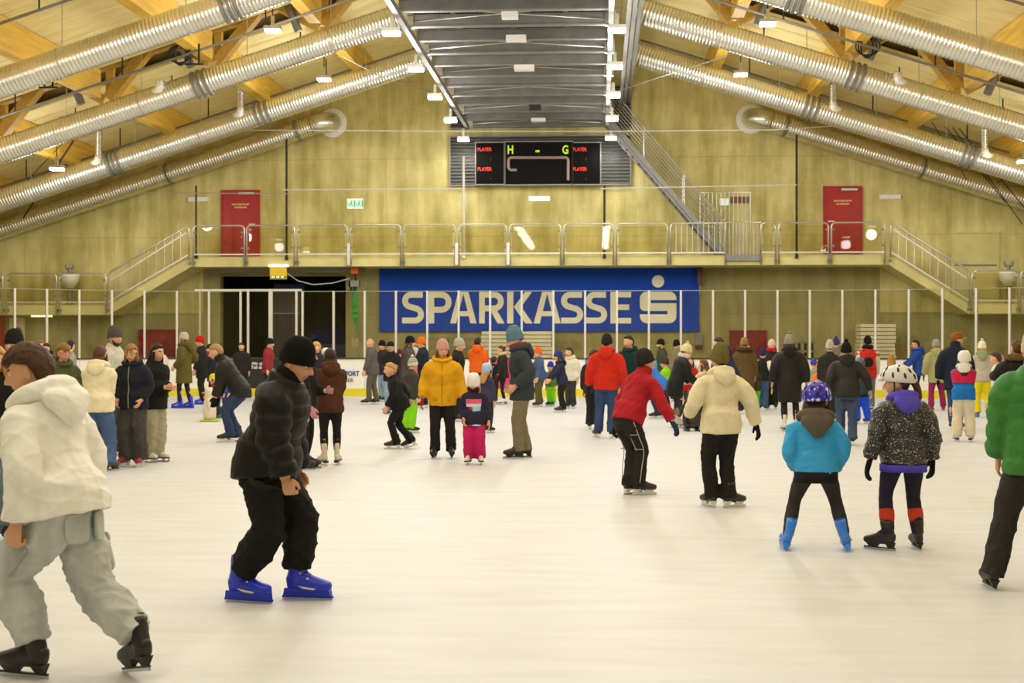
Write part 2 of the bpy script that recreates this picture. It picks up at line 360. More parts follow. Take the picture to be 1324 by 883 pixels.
# ------------------------------------------------------------------ gallery, landings, stairs
ZG = W(700, 331, YG).z; ZGB = W(700, 343.5, YG).z; ZP = W(100, 394, YG).z
gxa, gxb = W(246, 331, YG).x, W(1150, 331, YG).x
pxa, pxb = W(141, 390, YG).x, W(1252, 390, YG).x
MB().box(gxa, gxb, YG, YW, ZGB, ZG).build('gallery_slab', CONC_SLAB, kind='structure')
for nm, xa, xb in (('landing_left', XC-HW, pxa), ('landing_right', pxb, XC+HW)):
    MB().box(xa, xb, YG, YW, ZP-.32, ZP).build(nm, CONC_SLAB, kind='structure')
def stair(xt, xb, label):
    n = 9; dx = (xb-xt)/n; dz = (ZG-ZP)/n
    t = thing('concrete_stair', label, 'stair', (xt, YG, ZP)); I = Matrix.Translation(-Vector((xt, YG, ZP)))
    pts = [(xt, YG, ZG)]
    for i in range(n):
        pts += [(xt+dx*(i+1), YG, ZG-dz*i), (xt+dx*(i+1), YG, ZG-dz*(i+1))] if i else [(xt+dx, YG, ZG), (xt+dx, YG, ZG-dz)]
    pts += [(xb, YG, ZP-.32), (xt+dx*.2, YG, ZGB-.05), (xt, YG, ZGB)]
    o = MB().poly(pts, (0, 1, 0), 1.45).build('stair_flight', CONC_SLAB, t); o.matrix_parent_inverse = I
    for i in range(1, n+1):
        x = xt+dx*i
        o = MB().box(min(x, x+dx*.98), max(x, x+dx*.98), YG-.015, YG+1.45, ZG-dz*i-.03, ZG-dz*i+.012).build('tread', CONC_SLAB, t) if i < n else None
        if o: o.matrix_parent_inverse = I
stair(gxa, pxa, 'concrete stair descending to the left landing, left of the left red door')
stair(gxb, pxb, 'concrete stair descending to the right landing, right of the right red door')
def frame_path(a, b, zb, zt, r=.14, n=5):
    """rounded bow from (a,zb) up and over to (b,zb); a,b are 3D points at their own base height"""
    a, b = Vector(a), Vector(b); pts = [Vector((a.x, a.y, a.z+zb))]
    dx = (b-a); ux = dx.normalized()
    ta, tb = Vector((a.x, a.y, a.z+zt)), Vector((b.x, b.y, b.z+zt))
    for k in range(n+1):
        an = math.pi/2*k/n; pts.append(ta+ux*(r*(1-math.cos(an)))+Vector((0, 0, -r*(1-math.sin(an)))))
    for k in range(n+1):
        an = math.pi/2*k/n; pts.append(tb-ux*(r*(1-math.sin(an)))+Vector((0, 0, -r*(1-math.cos(an)))))
    pts.append(Vector((b.x, b.y, b.z+zb))); return pts
RAILH = W(700, 290, YG).z-ZG
def rail_section(t, a, b, glass=True, bars=0, foot=-.3):
    I = t.matrix_world.inverted() if False else Matrix.Translation(-t.location)
    b_ = MB(); b_.tube(frame_path(a, b, foot, RAILH), .026, 8); o = b_.build('railing_bow', GALV, t, smooth=True); o.matrix_parent_inverse = I
    a, b = Vector(a), Vector(b); u = (b-a).normalized()
    q = MB(); q.beam(a+Vector((0, 0, .08)), b+Vector((0, 0, .08)), .04, .04)
    o = q.build('bottom_rail', STEELW, t); o.matrix_parent_inverse = I
    for c in (a, b):
        q = MB(); q.box(c.x-.03, c.x+.03, c.y, YG, c.z-.22, c.z-.14); q.build('standoff', GALV_D, t).matrix_parent_inverse = I
    if glass:
        q = MB(); q.poly([a+u*.07+Vector((0, 0, .12)), b-u*.07+Vector((0, 0, .12)), b-u*.07+Vector((0, 0, RAILH-.07)), a+u*.07+Vector((0, 0, RAILH-.07))], (0, 1, 0), .012)
        o = q.build('glass_panel', RAILGLASS, t); o.matrix_parent_inverse = I
        for c, s in ((a, 1), (b, -1)):
            for zz in (.28, RAILH-.22):
                p = c+u*(s*.06)+Vector((0, -.02, zz)); q = MB(); q.box(p.x-.035, p.x+.035, p.y-.02, p.y+.02, p.z-.03, p.z+.03)
                o = q.build('glass_clamp', GALV_D, t); o.matrix_parent_inverse = I
    for k in range(bars):
        p = a+(b-a)*((k+1)/(bars+1)); q = MB(); q.tube([p+Vector((0, 0, .08)), p+Vector((0, 0, RAILH-.03))], .012, 6)
        o = q.build('baluster', GALV, t); o.matrix_parent_inverse = I
yr = YG-.1
t = thing('gallery_railing', 'row of rounded steel railing bows with glass along the gallery edge', 'railing', (XC, yr, ZG))
for p0, p1 in ((250, 316), (319, 380.5), (384.5, 449), (453, 518), (522, 588.5), (593, 655), (659, 725), (729, 793), (797, 863), (867, 938), (984, 1002.5), (1007, 1071), (1075, 1144)):
    rail_section(t, (W(p0, 331, yr).x, yr, ZG), (W(p1, 331, yr).x, yr, ZG), bars=9 if p0 == 867 else 0, glass=p0 != 867)
for px in (451, 590.5, 657):
    q = MB(); p = W(px, 320, yr); q.box(p.x-.05, p.x+.05, yr-.05, yr+.02, ZG-.28, ZG+.42); o = q.build('post_bracket', STEELW, t); o.matrix_parent_inverse = Matrix.Translation(-t.location)
t = thing('stair_railing', 'sloping steel handrail with thin balusters on the left stair', 'railing', (gxa, yr, ZG))
rail_section(t, (gxa-.02, yr, ZG), (pxa, yr, ZP), glass=False, bars=9, foot=-.1)
q = MB(); q.beam((gxa-.1, yr, ZG+RAILH-.22), (pxa+.1, yr, ZP+RAILH-.22), .04, .04); q.build('handrail', STEELW, t).matrix_parent_inverse = Matrix.Translation(-t.location)
t = thing('stair_railing', 'sloping steel handrail with thin balusters on the right stair', 'railing', (gxb, yr, ZG))
rail_section(t, (gxb+.02, yr, ZG), (pxb, yr, ZP), glass=False, bars=9, foot=-.1)
q = MB(); q.beam((gxb+.1, yr, ZG+RAILH-.22), (pxb-.1, yr, ZP+RAILH-.22), .04, .04); q.build('handrail', STEELW, t).matrix_parent_inverse = Matrix.Translation(-t.location)
t = thing('landing_railing', 'rounded railing bows in front of the left landing', 'railing', (pxa-2, yr, ZP))
for p0, p1 in ((-64, 3.5), (9, 73), (77, 137)):
    rail_section(t, (W(p0, 392, yr).x, yr, ZP), (W(p1, 392, yr).x, yr, ZP))
t = thing('landing_railing', 'rounded railing bows in front of the right landing', 'railing', (pxb+2, yr, ZP))
for p0, p1 in ((1257, 1316), (1320, 1384)):
    rail_section(t, (W(p0, 392, yr).x, yr, ZP), (W(p1, 392, yr).x, yr, ZP))
# ------------------------------------------------------------------ steel stair from the deck to the gallery, with its gate cage
ys = 45.6
pt, pb = W(778, 150, ys), W(938, 336, ys)
t = thing('steel_stair', 'steep steel stair with wire railings climbing to the service deck', 'stair', (pb.x, ys, ZG)); I = Matrix.Translation(-t.location)
def L(o): o.matrix_parent_inverse = I; return o
for yy in (ys-.42, ys+.42):
    L(MB().beam(pt+Vector((0, yy-ys, 0)), pb+Vector((0, yy-ys, 0)), .05, .24, up=(0, 1, 0)).beam(pt+Vector((0, yy-ys, 0)), pb+Vector((0, yy-ys, 0)), .24, .05, up=(0, 1, 0)).build('stringer', GALV_D, t))
    nrm = Vector((1, 0, 0)).cross(Vector((0, 0, 1)))
    for k in range(8):
        h = .22+k*.135
        q = MB(); q.tube([pt+Vector((0, yy-ys, h)), pb+Vector((-.05, yy-ys, h))], .012 if k < 7 else .028, 6); L(q.build('railing_wire' if k < 7 else 'handrail', GALV, t))
    for k in range(4):
        p = pt+(pb-pt)*(.02+.32*k)+Vector((0, yy-ys, 0)); q = MB(); q.tube([p, p+Vector((0, 0, 1.17))], .022, 6); L(q.build('railing_post', GALV, t))
for k in range(20):
    p = pt+(pb-pt)*((k+.5)/20); L(MB().box(p.x-.12, p.x+.12, ys-.42, ys+.42, p.z-.02, p.z+.02).build('tread', GALV_D, t))
g0, g1 = W(938, 336, 45.1), W(983, 336, 45.1); zt2 = W(960, 245, 45.1).z; zt1 = W(960, 288, 45.1).z
t = thing('gate_cage', 'barred steel gate at the foot of the steel stair', 'gate', (g0.x, 45.1, ZG)); I = Matrix.Translation(-t.location)
for x0, x1, zt in ((g0.x, g1.x, zt1), (W(905, 300, 46).x, W(970, 300, 46).x, zt2)):
    yy = 44.97 if zt == zt1 else 46.0
    q = MB(); q.tube([(x0, yy, ZG-.2), (x0, yy, zt), (x1, yy, zt), (x1, yy, ZG-.2)], .03, 6); L(q.build('gate_frame', GALV, t))
    n = 10 if zt == zt1 else 12
    for k in range(1, n):
        x = x0+(x1-x0)*k/n; q = MB(); q.tube([(x, yy, ZG+.02), (x, yy, zt)], .012, 6); L(q.build('gate_bar', GALV, t))
L(MB().box(g0.x, g1.x, 44.9, 45.5, ZG-.18, ZG+.02).build('gate_platform', GALV_D, t))
# ------------------------------------------------------------------ doors
def door(name, a, b, ytop, ybot, m, words=True, depth=YW):
    p, q = W(a, ytop, depth), W(b, ybot, depth); cx = (p.x+q.x)/2
    q0 = max(q.z, 0) if words is None else q.z
    D = MB().box(p.x, q.x, depth-.06, depth, q.z, p.z).build(name, m, kind='structure')
    MB().box(p.x-.05, p.x, depth-.09, depth, q.z, p.z+.05).box(q.x, q.x+.05, depth-.09, depth, q.z, p.z+.05).box(p.x, q.x, depth-.09, depth, p.z, p.z+.05).build('door_frame', m, D)
    if words:
        MB().box(cx-.05, q.x-.12, depth-.14, depth-.06, p.z-.1, p.z-.03).build('door_closer', GALV, D)
        MB().box(q.x-.3, q.x-.1, depth-.12, depth-.06, q.z+1.02, q.z+1.06).build('door_handle', GALV, D) if a < 700 else MB().box(p.x+.1, p.x+.3, depth-.12, depth-.06, q.z+1.02, q.z+1.06).build('door_handle', GALV, D)
        gold = mat('gold_print', '#d8b070', var=0)
        pr = MB()
        for zz, ws in ((.40, (.11, .07, .13, .09, .1)), (.5, (.1, .16, .12))):
            x = cx-(sum(ws)+.018*(len(ws)-1))/2
            for wd in ws: pr.box(x, x+wd, depth-.066, depth-.06, p.z-zz-.05, p.z-zz); x += wd+.018
        pr.build('door_print', gold, D)
    return D
door('door_1', 288.5, 334.5, 248, 331, REDDOOR)
door('door_2', 1066, 1112.5, 243, 328, REDDOOR)
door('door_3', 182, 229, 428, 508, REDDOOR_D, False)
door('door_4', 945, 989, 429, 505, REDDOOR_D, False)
door('door_5', -22, 5, 411, 505, REDDOOR, False)
door('door_6', 1231, 1289, 302, 388, MATS['concrete_slab'], False)
MB().box(W(1232, 340, YW).x, W(1288, 340, YW).x, YW-.09, YW-.06, W(1250, 344, YW).z, W(1250, 342, YW).z).build('trim_1', GALV_D, kind='structure')
for k, (a, b) in enumerate(((463, 490), (909, 931))):
    p, q = W(a, 189, YW), W(b, 300, YW)
    MB().box(p.x, q.x, YW-.025, YW, ZG, p.z).build('trim_%d' % (k+2), CONC, kind='structure')
# ------------------------------------------------------------------ blue banner with lettering
bx0, bx1 = W(490.5, 345.5, YW-.1).x, W(904, 345.5, YW-.1).x; bz1, bz0 = W(700, 345.5, YW-.1).z, W(700, 428.5, YW-.1).z
ban = thing('banner', 'wide blue banner reading SPARKASSE under the gallery', 'banner', ((bx0+bx1)/2, YW-.1, bz0)); I = Matrix.Translation(-ban.location)
L(MB().box(bx0, bx1, YW-.1, YW-.02, bz0, bz1).build('banner_sheet', BLUEB, ban))
YL = YW-.1
QN = [0]
def Q(x, y): p = W(x, y, YL); return Vector((p.x, YL-.012-.0015*QN[0], p.z))
def stroke(mb, path, wd):
    """thick line through photo-plane points (survey coordinates on the banner)"""
    P = [Vector((x, y)) for x, y in path]; n = len(P); Lf = []; Rt = []
    for i in range(n):
        t = (P[min(i+1, n-1)]-P[max(i-1, 0)]).normalized(); nn = Vector((-t.y, t.x))
        Lf.append(P[i]+nn*wd/2); Rt.append(P[i]-nn*wd/2)
    QN[0] = (QN[0]+1) % 7; v = [Q(*p) for p in Lf]+[Q(*p) for p in Rt]
    mb.add(v, [(i, i+1, n+i+1, n+i) for i in range(n-1)])
def arc(cx, cy, rx, ry, a0, a1, n=12): return [(cx+rx*math.cos(math.radians(a0+(a1-a0)*k/n)), cy+ry*math.sin(math.radians(a0+(a1-a0)*k/n))) for k in range(n+1)]
T_, B_ = 377.3, 418.2; ST = 7.6
def gS(x0, x1):
    mb = MB(); wd = x1-x0; cx = (x0+x1)/2
    path = [(x1-1.5, T_+ST/2)]+[(cx-1, T_+ST/2)]+arc(x0+11.5, T_+ST/2+7.8, 7.7, 7.8, 270, 105, 12)+arc(x1-11.5, B_-ST/2-7.8, 7.7, 7.8, -75, 90, 12)+[(cx, B_-ST/2), (x0, B_-ST/2)]
    stroke(mb, path, ST); return mb
def polyf(mb, pts): QN[0] = (QN[0]+1) % 7; mb.add([Q(*p) for p in pts], [tuple(range(len(pts)))])
def gP(x0, x1, yb=404.3, leg=False):
    mb = MB(); polyf(mb, [(x0, T_), (x0+7.4, T_), (x0+7.4, B_), (x0, B_)]); r = (yb-T_)/2
    stroke(mb, [(x0+3, T_+ST/2), (x1-r, T_+ST/2)]+arc(x1-r, T_+r, r-ST/2, r-ST/2, -90, 90, 14)+[(x0+3, yb-ST/2)], ST)
    if leg: polyf(mb, [(x0+12.5, yb-5), (x0+21, yb-5), (x1+1, B_), (x1-8, B_)])
    return mb
def gA(x0, x1):
    mb = MB(); c = (x0+x1)/2
    polyf(mb, [(c-6.5, T_), (c+.5, T_), (x0+8, B_), (x0, B_)]); polyf(mb, [(c-.5, T_), (c+6.5, T_), (x1, B_), (x1-8, B_)])
    polyf(mb, [(c-9, 402.3), (c+9, 402.3), (c+11, 408.8), (c-11, 408.8)]); return mb
def gK(x0, x1):
    mb = MB(); polyf(mb, [(x0, T_), (x0+8, T_), (x0+8, B_), (x0, B_)])
    polyf(mb, [(x1-10, T_), (x1-1, T_), (x0+18, 397), (x0+8.5, 397)]); polyf(mb, [(x0+8.5, 396.5), (x0+18, 396.5), (x1, B_), (x1-9.6, B_)]); return mb
def gE(x0, x1):
    mb = MB(); polyf(mb, [(x0, T_), (x0+9, T_), (x0+9, B_), (x0, B_)])
    for y, e in ((T_, 0), (393.6, 2.5), (B_-7.2, 0)): polyf(mb, [(x0, y), (x1-e, y), (x1-e, y+7.2), (x0, y+7.2)])
    return mb
def rrect(x0, x1, y0, y1, rs, n=6):
    out = []
    for (cx, cy, r, a) in ((x1-rs[1], y0+rs[1], rs[1], -90), (x1-rs[2], y1-rs[2], rs[2], 0), (x0+rs[3], y1-rs[3], rs[3], 90), (x0+rs[0], y0+rs[0], rs[0], 180)):
        out += arc(cx, cy, r, r, a, a+90, n) if r > .2 else [(cx, cy)]
    return out
def gLogo():
    mb = MB(); x0, x1 = 827.3, 874.5
    polyf(mb, rrect(x0, x1, 377, 388, (9, 9, 0, 0))); polyf(mb, [(x0, 387.5), (841.5, 387.5), (841.5, 392.5), (x0, 392.5)])
    polyf(mb, rrect(x0, x1, 392, 402, (0, 0, 0, 6))); polyf(mb, [(863, 401.5), (x1, 401.5), (x1, 407), (863, 407)])
    polyf(mb, rrect(x0, x1, 406.3, 417.8, (0, 0, 9, 9))); polyf(mb, arc(850.8, 363.8, 8, 8, 0, 345, 23)); return mb
for mb in (gS(520, 548.3), gP(554, 584), gA(582, 616.3), gP(619.5, 651.5, 402.5, True), gK(655.8, 689), gA(690, 725), gS(725.5, 754), gS(757.3, 785), gE(789.2, 816), gLogo()):
    n = len(mb.v); o = mb.build('letter' if mb.v[0][0] < Q(825, 0).x else 'emblem', LETTER, ban); L(o)
# ------------------------------------------------------------------ louvres and scoreboard
def grille(a, b, y0, y1, n, label):
    p, q = W(a, y0, YW-.05), W(b, y1, YW-.05)
    t = thing('louvre_grille', label, 'grille', (p.x, YW-.05, q.z))
    w_, h = q.x-p.x, p.z-q.z
    MB().box(0, w_, 0, .05, 0, h).build('backing', BLACKP, t)
    MB().box(-.04, 0, -.1, .05, -.04, h+.04).box(w_, w_+.04, -.1, .05, -.04, h+.04).box(0, w_, -.1, .05, -.04, 0).box(0, w_, -.1, .05, h, h+.04).build('grille_frame', GALV_D, t)
    me = MB().add([(0, -.06, .0), (w_, -.06, 0), (w_, 0, .045), (0, 0, .045), (0, -.06, -.012), (w_, -.06, -.012)], [(0, 1, 2, 3), (4, 5, 1, 0)]).mesh('slat', GALV_D)
    for k in range(n):
        link('slat', me, t, loc=(0, 0, (k+.3)*h/n))
grille(583, 814.5, 178, 238, 14, 'large grey louvre grille behind the scoreboard')
grille(583.5, 602, 136, 166, 7, 'small louvre grille left of the deck end, above the scoreboard')
grille(795, 815, 112, 166, 12, 'tall narrow louvre grille right of the deck end')
ysb = YW-.45
a, b = W(615.5, 185, ysb), W(776, 238, ysb)
t = thing('scoreboard', 'black electronic scoreboard showing H and G above the gallery', 'scoreboard', (a.x, ysb, b.z)); I = Matrix.Translation(-t.location)
SBK = mat('scoreboard_face', '#0f0e0d', .7, var=.1, vscale=3, spec=.1)
for x0, x1, y0 in ((615.5, 651.5, 185), (653.5, 739.5, 184), (741, 776, 185)):
    p, q = W(x0, y0, ysb), W(x1, 238, ysb)
    o = L(MB().box(p.x, q.x, ysb, ysb+.25, q.z, p.z).build('display_panel', SBK, t))
    f = MB(); e = .035
    f.box(p.x-e, p.x, ysb-.03, ysb+.25, q.z-e, p.z+e); f.box(q.x, q.x+e, ysb-.03, ysb+.25, q.z-e, p.z+e); f.box(p.x, q.x, ysb-.03, ysb+.25, p.z, p.z+e); f.box(p.x, q.x, ysb-.03, ysb+.25, q.z-e, q.z)
    L(f.build('panel_frame', GALV_D, t))
LIME = mat('led_lime', '#b6d61e', emit=1.1, var=0); REDL = mat('led_red', '#d8321a', emit=1.0, var=0); DIMR = mat('led_dim', '#6a2a1c', emit=.35, var=0)
def led(s, px, py, size, m, bold=.0, sx=1.0):
    p = W(px, py, ysb-.012); lettering(s, size, m, p, None, bold=bold, sx=sx, name='lettering').parent = t
    o = COL.objects[-1]
    o.matrix_parent_inverse = I
led('H', 660, 194, .38, LIME, .01, .75); led('-', 695, 194, .45, LIME, .01); led('G', 731, 194, .38, LIME, .01, .75)
for px in (626.5, 749.5):
    led('PLAYER', px, 193.3, .165, REDL, .004, .82); led('PLAYER', px, 218.8, .165, REDL, .004, .82)
    led('1', px+8, 206, .12, DIMR); led('1', px+8, 231.5, .12, DIMR)
BAR = mat('display_bar', '#a08478', .5, var=.05)
mb = MB(); pts = [(656, 219.8), (668, 219.8)]
def bar(path, wd=.09):
    P = [W(x, y, ysb-.015) for x, y in path]; q = MB()
    for i in range(len(P)-1): q.beam(P[i], P[i+1], .012, wd, up=(0, 1, 0)) if False else q.tube([P[i], P[i+1]], .045, 6)
    L(q.build('display_bar', BAR, t))
bar([(668, 219.8), (660, 219.8), (657.5, 217), (657.5, 206), (660, 203.8), (732, 203.8), (734.5, 206), (734.5, 233)])
# ------------------------------------------------------------------ net poles, wires, small wall fittings
def pole(px, y0, y1, r, m, label, Y=44.965):
    p, q = W(px, y0, Y), W(px, y1, Y); b = MB(); b.tube([q, p], r, 8)
    b.box(q.x-.05, q.x+.05, Y-.03, Y+.06, q.z, q.z+.1)
    b.build('net_pole', m, label=label, category='pole', group='net poles')
pole(370.5, 180, 336, .035, DARK, 'dark net pole between the left red door and the exit sign')
pole(253.5, 240, 334, .03, DARK, 'thin dark pole at the top of the left stair')
pole(599.5, 202, 334, .04, STEELW, 'pale net pole left of the scoreboard')
pole(781.5, 240, 334, .035, DARK, 'dark net pole right of the scoreboard')
pole(1030, 174, 334, .035, DARK, 'dark net pole left of the right red door')
def wire(pts, r, m, label, Y=44.6, name='wire', cat='wire'):
    b = MB(); b.tube([W(x, y, yy if yy else Y) for x, y, yy in pts], r, 6); return b.build(name, m, label=label, category=cat)
wire([(143, 160, 43.9), (300, 168, 43.9), (560, 169.5, 43.9), (780, 169.8, 43.9), (1000, 168, 43.9), (1150, 158, 43.9), (1230, 153, 43.9)], .018, STEELW, 'long pale wire spanning the hall below the ducts')
wire([(180, 249, 0), (371, 250.5, 0)], .018, GALV, 'short net wire from the left wall to the dark pole')
wire([(365, 245.5, 0), (600, 244, 0)], .022, STEELW, 'net wire between the dark and the pale pole left of the scoreboard')
wire([(776, 244, 0), (1030, 239, 0)], .022, STEELW, 'net wire right of the scoreboard')
wire([(440, 72, 40), (500, 103, 42), (568, 122, 44)], .015, GALV, 'sagging cable from the left beam to the service deck')
wire([(787, 122, 43), (840, 104, 42), (940, 72, 40)], .015, GALV, 'sagging cable from the right beam to the service deck')
for k, (x0, y0, x1, y1) in enumerate(((1205, 158, 1250, 232), (1222, 163, 1300, 262), (1232, 165, 1322, 290), (1240, 166, 1324, 268))):
    wire([(x0, y0, 43.2), (x1, y1, 44.8)], .014, DARK, ['leftmost', 'second', 'third', 'rightmost'][k]+' of the dark net cables hanging across the right ducts')
for k, (x0, y0, x1, y1) in enumerate(((95, 182, 30, 282), (88, 178, 0, 270))):
    wire([(x0, y0, 40.5), (x1, y1, 44.8)], .03 if k == 0 else .012, DARK, ['thick', 'thin'][k]+' dark net cable hanging across the left ducts')
def plate(px0, px1, py0, py1, m, name, label, cat, Y=YW, th=.06, kids=None):
    p, q = W(px0, py0, Y), W(px1, py1, Y); o = thing(name, label, cat, ((p.x+q.x)/2, Y, q.z)); w_, h = q.x-p.x, p.z-q.z
    MB().box(-w_/2, w_/2, -th, 0, 0, h).build('housing', m, o); return o, w_, h
EXITG = mat('exit_green', '#2fa97a', emit=.7, var=0); EXITW = mat('exit_white', '#dfeee0', emit=.8, var=0); YSIGN = mat('sign_yellow', '#d8b21c', emit=.25, var=.05); GSIGN = mat('sign_green', '#1f7a3c', emit=.2, var=0)
def exit_pict(o, x, z, s):
    """running figure, arrow and door of an escape sign"""
    mb = MB(); y = -.075
    def pg(pts): mb.add([(x+a*s, y, z+b*s) for a, b in pts], [tuple(range(len(pts)))])
    pg([(.12+.09*math.cos(k), .42+.09*math.sin(k)) for k in np.linspace(0, 6.28, 9)[:-1]])
    pg([(-.1, .3), (.15, .3), (.05, -.02), (-.1, .0)]); pg([(-.1, .02), (.05, .0), (-.2, -.45), (-.32, -.4)]); pg([(-.02, .02), (.1, .0), (.3, -.4), (.18, -.45)])
    pg([(-.55, -.05), (-.35, .18), (-.35, -.28)]); pg([(.42, .5), (.62, .5), (.62, -.5), (.42, -.5)])
    mb.build('pictogram', EXITG, o)
o, w_, h = plate(449, 470, 257, 270, EXITW, 'exit_sign', 'small lit green and white escape sign right of the left red door', 'sign'); exit_pict(o, -.13, h/2, .22); exit_pict(o, .13, h/2, .22)
o, w_, h = plate(930.5, 943, 257, 265.5, EXITW, 'exit_sign', 'small lit green escape sign behind the barred gate', 'sign', th=.08); exit_pict(o, 0, h/2, .18)
plate(944, 968, 254.5, 262.5, mat('brown_sign', '#7d4f33', .6), 'wall_sign', 'brown sign plate next to the escape sign behind the barred gate', 'sign')
for px, py, lab in ((257, 258, 'left of the left red door'), (697.5, 257, 'below the scoreboard'), (1151, 255, 'right of the right red door')):
    o, w_, h = plate(px-13, px+13, py-2.4, py+2.4, TUBEE if px == 697.5 else WHITEP, 'wall_light', 'slim white wall light '+lab, 'light', th=.1); MB().box(-w_/2-.02, w_/2+.02, -.03, 0, -.02, h+.02).build('back_plate', WHITEP, o)
o, w_, h = plate(349.5, 371, 346, 361, YSIGN, 'escape_sign', 'yellow and green sign hanging over the dark bay opening', 'sign', Y=45.0)
MB().box(-w_/2+.02, w_/2-.02, -.075, -.06, .02, h*.28).build('green_field', GSIGN, o)
MB().box(-.32, .32, -.07, .0, h+.02, h+.09).build('lamp_strip', TUBEE, o)
for k in range(3): MB().box(-w_/2+.06+k*.15, -w_/2+.16+k*.15, -.085, -.06, .04, h*.25).build('pictogram', EXITW, o)
# door rail over the bay, hoist with green chain
p, q = W(268, 345, 45.9), W(470, 352, 45.9)
MB().box(p.x, q.x, 45.85, 46.1, q.z, p.z).build('sliding_rail', GALV_D, label='dull steel rail above the dark bay opening', category='rail')
h0 = W(459, 350, 45.6); t = thing('chain_hoist', 'orange chain hoist with green chain beside the dark bay', 'hoist', h0)
MB().box(-.12, .12, -.1, .1, -.1, .1).build('trolley', mat('hoist_orange', '#d8621c', .5), t)
b = MB(); b.tube([(0, 0, -.1), (.02, 0, -.32)], .03, 8); b.build('hook', DARK, t)
MB().box(-.13, .15, -.12, .12, -.52, -.32).build('hoist_body', GALV_D, t); b = MB(); b.tube([(-.13, 0, -.42), (-.2, 0, -.42)], .11, 12); b.tube([(-.07, 0, -.5), (-.07, 0, -.68)], .1, 12); b.build('motor', BLACKP, t)
GREENC = mat('green_chain', '#2f9c3c', .5)
for dx in (-.05, .0, .05):
    b = MB(); b.tube([(dx, .02*k % .05, -.52-.1*k) for k in range(13+int(dx*40))], [.025 if k % 2 else .04 for k in range(13+int(dx*40))], 6); b.build('chain', GREENC, t)
b = MB(); b.tube([W(371, 353, 45.2), W(385, 363, 45.4), W(405, 368, 45.5), W(430, 366, 45.5), W(452, 360, 45.5)], .018, 6); b.build('hanging_cable', STEELW, label='pale cable drooping from the yellow sign to the hoist', category='cable')
# cup-shaped wall lanterns on the landings
def lantern(px, label):
    p = W(px, 404, 45.7); o = thing('cup_lantern', label, 'lantern', (p.x, 45.7, ZP))
    b = MB(); b.tube([(0, 0, 0), (0, 0, .1), (0, 0, .55), (0, 0, .8)], [.16, .07, .07, .12], 12); b.build('stem', GALV_D, o, smooth=True)
    b = MB(); b.tube([(0, 0, .55), (0, 0, .75), (0, 0, 1.05), (0, 0, 1.06)], [.12, .27, .33, .05], 16); b.build('cup', WHITEP, o, smooth=True)
    b = MB(); b.tube([(0, 0, 1.05), (0, 0, 1.2)], .06, 10); b.tube([(-.12, 0, 1.2), (.12, 0, 1.2)], .035, 8); b.tube([(-.12, 0, 1.2), (-.12, 0, 1.34)], .04, 8); b.tube([(.12, 0, 1.2), (.12, 0, 1.34)], .04, 8); b.build('fitting', GALV_D, o)
lantern(90, 'cup-shaped fitting on the left landing'); lantern(1304, 'cup-shaped fitting on the right landing')
o, w_, h = plate(42, 68, 405.5, 410, TUBEE, 'tube_lamp', 'short lit tube lamp under the left landing', 'lamp', Y=45.6, th=.12); MB().box(-w_/2-.03, w_/2+.03, -.1, 0, h, h+.05).build('reflector', WHITEP, o)
ll = bpy.data.lights.new('tube_light', 'AREA'); ll.energy = 14; ll.color = LAMP_COL; ll.size = .6; lo = bpy.data.objects.new('tube_light', ll); COL.objects.link(lo); lo.parent = o; lo.location = (0, -.06, -.04)
o, w_, h = plate(12.5, 32, 411, 458, mat('notice_white', '#d8cfae', .7), 'notice_board', 'pale notice board with a red disc under the left landing', 'notice', th=.03, Y=YW-.02)
b = MB(); b.tube([(.03, -.03, h*.62), (.03, -.045, h*.62)], .15, 20); b.build('red_disc', mat('notice_red', '#a8161c', .5), o)
# speakers and boxes at the banner end, electric boxes
o, w_, h = plate(901, 908, 343, 368, mat('box_maroon', '#5a1712', .5), 'loudspeaker', 'small dark red horn speaker at the right end of the banner', 'speaker', Y=46.3, th=.2); b = MB(); b.tube([(0, -.1, 0), (0, -.1, -.4)], .03, 6); b.build('cable_stub', GALV_D, o)
o, w_, h = plate(899, 908, 431, 446, GALV_D, 'switch_box', 'small grey switch box below the right end of the banner', 'box', th=.12); MB().box(-w_/2, w_/2, -.125, -.0, -.12, 0).build('lower_box', mat('box_maroon2', '#4a1812', .5), o)
o, w_, h = plate(454.5, 463.5, 437, 448, mat('paper', '#b9a778', .7), 'wall_notice', 'small pale paper on the concrete below the hoist', 'notice', th=.02); MB().box(-.03, .03, -.03, 0, h-.05, h-.02).build('clip', GALV_D, o)
# stacks of white panels and low benches behind the boards
def stack(a, b, y0, y1, n, label, Y=45.0):
    p, q = W(a, y0, Y), W(b, y1, Y); t = thing('panel_stack', label, 'panels', ((p.x+q.x)/2, Y, 0)); wdt = q.x-p.x
    WP = mat('stack_panel', '#ded6b6', .6, var=.08, vscale=2); h = p.z/n
    me = MB().box(-wdt/2, wdt/2, 0, .9, .012, h-.012).mesh('panel', WP)
    for k in range(n): link('panel', me, t, loc=(random.uniform(-.02, .02), random.uniform(0, .03), k*h))
stack(622.5, 713, 428, 515, 16, 'stack of long white panels under the banner', 45.3)
stack(1112.5, 1158, 418.5, 515, 18, 'stack of white panels below the right gallery stair', 45.3)
def bench(a, b, y0, label, Y=44.6):
    p, q = W(a, y0, Y), W(b, y0, Y); t = thing('bench', label, 'bench', ((p.x+q.x)/2, Y, 0)); wd = q.x-p.x
    for z in (p.z, p.z-.28): MB().box(-wd/2, wd/2, 0, .12, z-.07, z).build('slat', GALV_D, t)
    for x in (-wd/2+.1, 0, wd/2-.1): MB().box(x-.04, x+.04, .12, .2, 0, p.z).build('leg', DARK, t)
bench(536, 620, 437, 'low slatted rack left of the white panel stack'); bench(1030, 1055, 441, 'low slatted rack behind the glass right of the red panel door')
